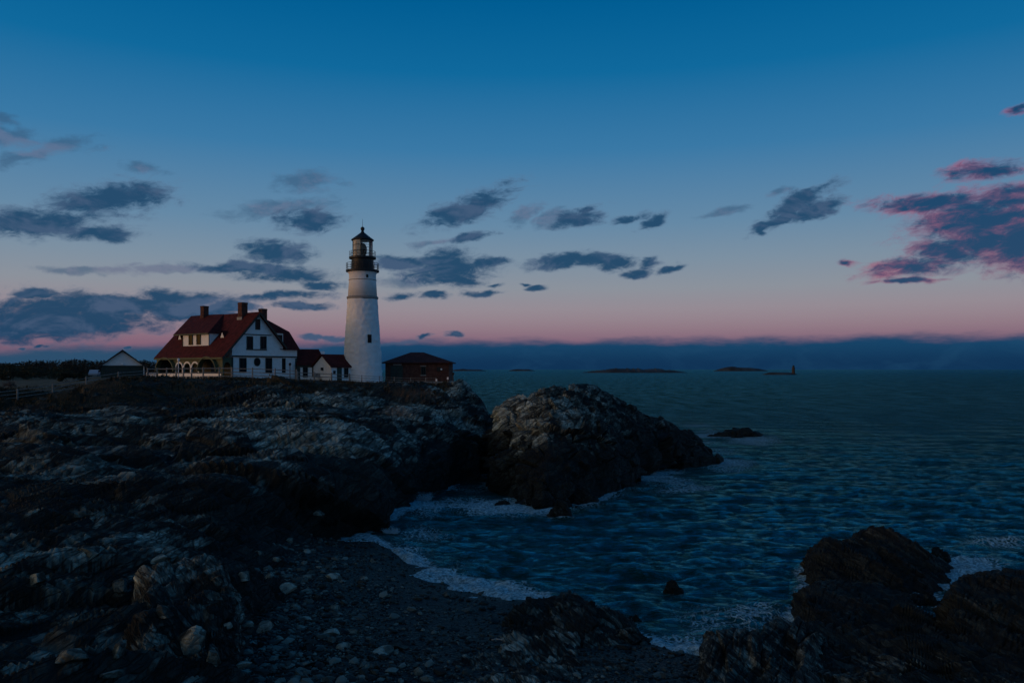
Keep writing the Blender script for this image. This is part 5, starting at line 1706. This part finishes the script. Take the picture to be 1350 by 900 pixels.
bush(94, 120, 4.6, 1.75, 'shrub', 'dark rounded shrub on the pale grass near the parked car', 'leaf', 21)
bush(12.5, 104, 1.1, 1.05, 'shrub', 'pale grey bare shrub at the left edge of the grass', 'twig', 22, 1500, 0.09)

def grass():
    rs = np.random.RandomState(12)
    T = HT.reshape(-1); P = HGf
    px = CX + F * P[:, 0] / P[:, 1]
    ok = np.where((T > 5.9) & (T < 8.0) & (px > -40) & (px < 590))[0]
    dens = np.exp(-((T[ok] - 6.9) / 0.55) ** 2) + 0.25
    patch = fbm(P[ok] / 3.5, 91, 3)
    dens *= sstep(-0.35, 0.5, patch) + 0.05
    pick = rs.choice(ok, 5200, p=dens / dens.sum())
    base = P[pick] + rs.normal(0, 0.12, (len(pick), 3)) * np.array([1, 1, 0])
    nb = 6
    n = len(base) * nb
    b0 = np.repeat(base, nb, 0) + rs.normal(0, 0.16, (n, 3)) * np.array([1, 1, 0.1])
    hgt = rs.uniform(0.10, 0.36, n)
    tip = b0 + np.stack([rs.normal(0.08, 0.16, n), rs.normal(0, 0.14, n), hgt], -1)
    w = rs.normal(size=(n, 3)) * np.array([0.035, 0.035, 0])
    V = np.stack([b0 - w - [0, 0, 0.06], b0 + w - [0, 0, 0.06], tip], 1).reshape(-1, 3)
    o = np_mesh('grass', V, tris=np.arange(n * 3).reshape(-1, 3), mat=M['scrub'])
    tag(o, 'dry grass and low scrub along the cliff top', 'grass', kind='stuff')
grass()

# ------------------------------------------------------------------ boulders and pebbles
ICO_V, ICO_F = None, None
def ico():
    import bmesh
    bm = bmesh.new()
    bmesh.ops.create_icosphere(bm, subdivisions=3, radius=1)
    v = np.array([x.co[:] for x in bm.verts]); f = np.array([[y.index for y in x.verts] for x in bm.faces])
    bm.free()
    return v, f
ICO_V, ICO_F = ico()

def boulder_shape(seed, sx, sy, sz, planes=18):
    """an angular broken stone: a ball cut by random planes"""
    rs = np.random.RandomState(seed)
    V = ICO_V.copy()
    for k in range(planes):
        n = rs.normal(size=3); n[2] = abs(n[2]) if k % 3 else n[2]
        n /= np.linalg.norm(n)
        d = rs.uniform(0.34, 0.72)
        e = V @ n - d
        V = V - np.outer(np.maximum(e, 0) * 0.96, n)
    V = V * np.array([sx, sy, sz])
    V = V + (0.035 * min(sx, sz) * fbm(V / min(sx, sz) * 2.5 + seed, seed, 3))[:, None] * ICO_V
    return V

def boulder(px, py, wpx, hpx, label, seed, pale=0.7, D=None, name='boulder', rz=None, tilt=0.0, group=None):
    # distance: where the line of sight meets the built ground
    if D is None:
        best = None
        for d in np.arange(19, 60, 0.25):
            zb = max(beach_z(px, d), top_of(X_at(px, d), d, ROCK_VERTS[:1] + [BGf] + ROCK_VERTS[2:10]))
            e = (EYE - zb) * F / d + HY - (py + hpx * 0.4)
            if e < 0:
                best = d
                break
        D = best or 26.0
    x = X_at(px, D)
    z = top_of(x, D, ROCK_VERTS[:1] + [BGf] + ROCK_VERTS[2:10])
    w = wpx / F * D / 2 * 1.25
    h = max(0.12, hpx / F * D / 2 * 1.35)
    V = boulder_shape(seed, w, w * 0.8, h)
    tone = fbm(V / w * 1.5, seed, 3)
    o = np_mesh(name, V, tris=ICO_F, mat=M['boulder'], attrs={'pale': np.clip(pale + 0.15 * tone, 0, 1), 'crack': np.zeros(len(V))})
    o.location = (x, D, z + h * 0.30)
    o.rotation_euler = (rad(tilt * 0.4), rad(tilt), rad((seed * 47) % 60 - 30) if rz is None else rz)
    tag(o, label, 'boulder', group)
    return o

BOULDERS = [
    (375, 771, 30, 20, 'largest pale angular boulder at the back of the pebble beach', 0.85),
    (322, 762, 26, 16, 'pale boulder against the foot of the jagged upright outcrop', 0.6),
    (357, 757, 18, 14, 'grey boulder touching the largest pale boulder from behind', 0.6),
    (365, 736, 13, 9, 'small pale boulder below the dark cliff, behind the grey boulder', 0.8),
    (405, 724, 18, 9, 'flat pale boulder highest up the beach, under the dark cliff', 0.75),
    (342, 727, 20, 12, 'grey block in the rubble left of the flat pale boulder', 0.5),
    (405, 760, 20, 7, 'low flat slab right of the largest pale boulder', 0.6),
    (442, 758, 26, 11, 'broad pale boulder lying alone on the upper beach', 0.75),
    (481, 761, 16, 8, 'small pale stone nearest the surf on the upper beach', 0.65),
    (388, 796, 16, 9, 'small grey boulder midway down the left of the beach', 0.6),
    (441, 796, 22, 14, 'tilted grey boulder in the middle of the left beach', 0.55),
    (402, 811, 28, 13, 'long grey boulder with a flat top on the left beach', 0.65),
    (444, 811, 18, 9, 'pale stone wedged below the tilted grey boulder', 0.7),
    (350, 823, 32, 15, 'wide grey boulder beside the right edge of the outcrop', 0.6),
    (328, 822, 15, 11, 'small pale boulder between the outcrop and the wide grey boulder', 0.65),
    (300, 834, 13, 9, 'small pale stone leaning on the jagged outcrop', 0.7),
    (368, 843, 15, 12, 'pale pointed stone below the wide grey boulder', 0.8),
    (437, 831, 34, 15, 'big pale boulder in a cluster on the lower left beach', 0.72),
    (465, 827, 16, 12, 'grey stone on the right side of the boulder cluster', 0.55),
    (449, 851, 24, 9, 'flat pale stone below the boulder cluster', 0.8),
    (500, 854, 36, 9, 'long flat pale boulder at the bottom, right of the cluster', 0.75),
    (522, 842, 32, 15, 'dark brown boulder half buried behind the long flat stone', 0.18),
    (589, 783, 15, 10, 'lone grey stone in the middle of the open pebbles', 0.4),
    (551, 879, 20, 13, 'grey stone at the bottom left of the pale cracked ledge', 0.6),
    (566, 890, 15, 9, 'low grey stone nearest the left tip of the pale ledge', 0.5),
    (322, 879, 36, 12, 'flat slab with a pale top at the bottom left of the beach', 0.72),
    (402, 874, 32, 7, 'thin flat stone near the bottom edge of the beach', 0.55),
    (387, 895, 20, 8, 'pale stone cut by the bottom edge of the picture', 0.65),
    (150, 893, 42, 9, 'long pale slab at the bottom edge below the left ledges', 0.7),
    (212, 736, 38, 13, 'pale blue-grey block on the ledges above the outcrop', 0.75),
    (48, 773, 36, 18, 'pale square block on the far left ledges', 0.6),
    (100, 870, 46, 24, 'big grey boulder at the lower left', 0.5),
    (157, 858, 28, 22, 'upright grey boulder right of the big lower left one', 0.45),
    (255, 840, 48, 52, 'tall light slab leaning on the front of the jagged outcrop', 0.62),
    (282, 865, 26, 34, 'pale blade of rock at the right foot of the leaning slab', 0.68),
    (160, 775, 34, 18, 'brownish block on the ledges left of the outcrop', 0.4),
    (215, 806, 30, 14, 'broken slab at the left foot of the outcrop', 0.55),
    (118, 730, 40, 14, 'broad grey slab lying across the left ledges', 0.5),
    (420, 702, 16, 8, 'grey stone at the foot of the dark cliff above the beach', 0.5),
    (382, 712, 14, 8, 'grey stone in the shadow of the cliff, left of the flat pale boulder', 0.55),
]
for i, (px, py, w, h, lab, pale) in enumerate(BOULDERS):
    boulder(px, py, w, h, lab, 500 + i * 7, pale * (0.62 if px < 300 else 0.85), tilt=((i * 29) % 30) - 15)

def driftwood():
    D = 28.6
    z = top_of(X_at(656, D), D, ROCK_VERTS[1:10] + [BGf])
    root = MB()
    pts = [Vector((-0.22, 0, 0.03)), Vector((-0.05, 0.03, 0.05)), Vector((0.12, 0.0, 0.045)), Vector((0.24, -0.03, 0.02))]
    for a, b_, r0, r1 in zip(pts[:-1], pts[1:], (0.022, 0.03, 0.028), (0.03, 0.028, 0.012)):
        root.tube(a, b_, r0, r1, 8)
    o = root.build('driftwood', M['drift'], smooth=True)
    o.location = (X_at(656, D), D, z)
    tag(o, 'short bleached stick of driftwood above the pale cracked ledge', 'driftwood')
driftwood()

def pebbles():
    rs = np.random.RandomState(77)
    t = (1 + 5 ** 0.5) / 2
    base = np.array([(-1, t, 0), (1, t, 0), (-1, -t, 0), (1, -t, 0), (0, -1, t), (0, 1, t), (0, -1, -t), (0, 1, -t), (t, 0, -1), (t, 0, 1), (-t, 0, -1), (-t, 0, 1)]) / 1.9
    F_ = np.array([(0, 11, 5), (0, 5, 1), (0, 1, 7), (0, 7, 10), (0, 10, 11), (1, 5, 9), (5, 11, 4), (11, 10, 2), (10, 7, 6), (7, 1, 8), (3, 9, 4), (3, 4, 2), (3, 2, 6), (3, 6, 8), (3, 8, 9), (4, 9, 5), (2, 4, 11), (6, 2, 10), (8, 6, 7), (9, 8, 1)])
    n = 15000
    px = rs.uniform(285, 960, n * 3)
    D = 1 / rs.uniform(1 / 52, 1 / 20.5, n * 3)
    bz = beach_z(px, D)
    keep = (bz > 0.02) & (rs.rand(n * 3) < (0.35 + 0.65 * sstep(620, 330, px)))
    px, D, bz = px[keep][:n], D[keep][:n], bz[keep][:n]
    n = len(px)
    P = np.stack([(px - CX) / F * D, D, bz], -1)
    P[:, 2] += 0.16 * fbm(P * [1, 1, 1] / 3.5, 41, 3) + 0.02 * fbm(P / 0.7, 47, 3)
    r = 0.022 * np.exp(rs.exponential(0.50, n)) 
    r = np.minimum(r * (1 + 0.5 * sstep(560, 360, px)), 0.20)
    ang = rs.uniform(0, 6.28, n)
    S = np.stack([r * rs.uniform(0.8, 1.5, n), r * rs.uniform(0.7, 1.1, n), r * rs.uniform(0.4, 0.8, n)], -1)
    V = base[None] * (1 + 0.18 * rs.normal(size=(n, 12, 1))) * S[:, None, :]
    c, s = np.cos(ang)[:, None], np.sin(ang)[:, None]
    V = np.stack([V[..., 0] * c - V[..., 1] * s, V[..., 0] * s + V[..., 1] * c, V[..., 2]], -1) + P[:, None, :] + np.array([0, 0, 0.022])
    Fs = (np.arange(n)[:, None, None] * 12 + F_[None]).reshape(-1, 3)
    tone = np.clip(rs.rand(n) ** 3.0 + 0.02, 0, 1) * (0.5 + 0.5 * sstep(0.2, 0.7, bz))
    o = np_mesh('pebbles', V.reshape(-1, 3), tris=Fs, mat=M['pebble'], attrs={'tone': np.repeat(tone, 12)})
    tag(o, 'grey and black pebbles covering the beach', 'pebbles', kind='stuff')
pebbles()
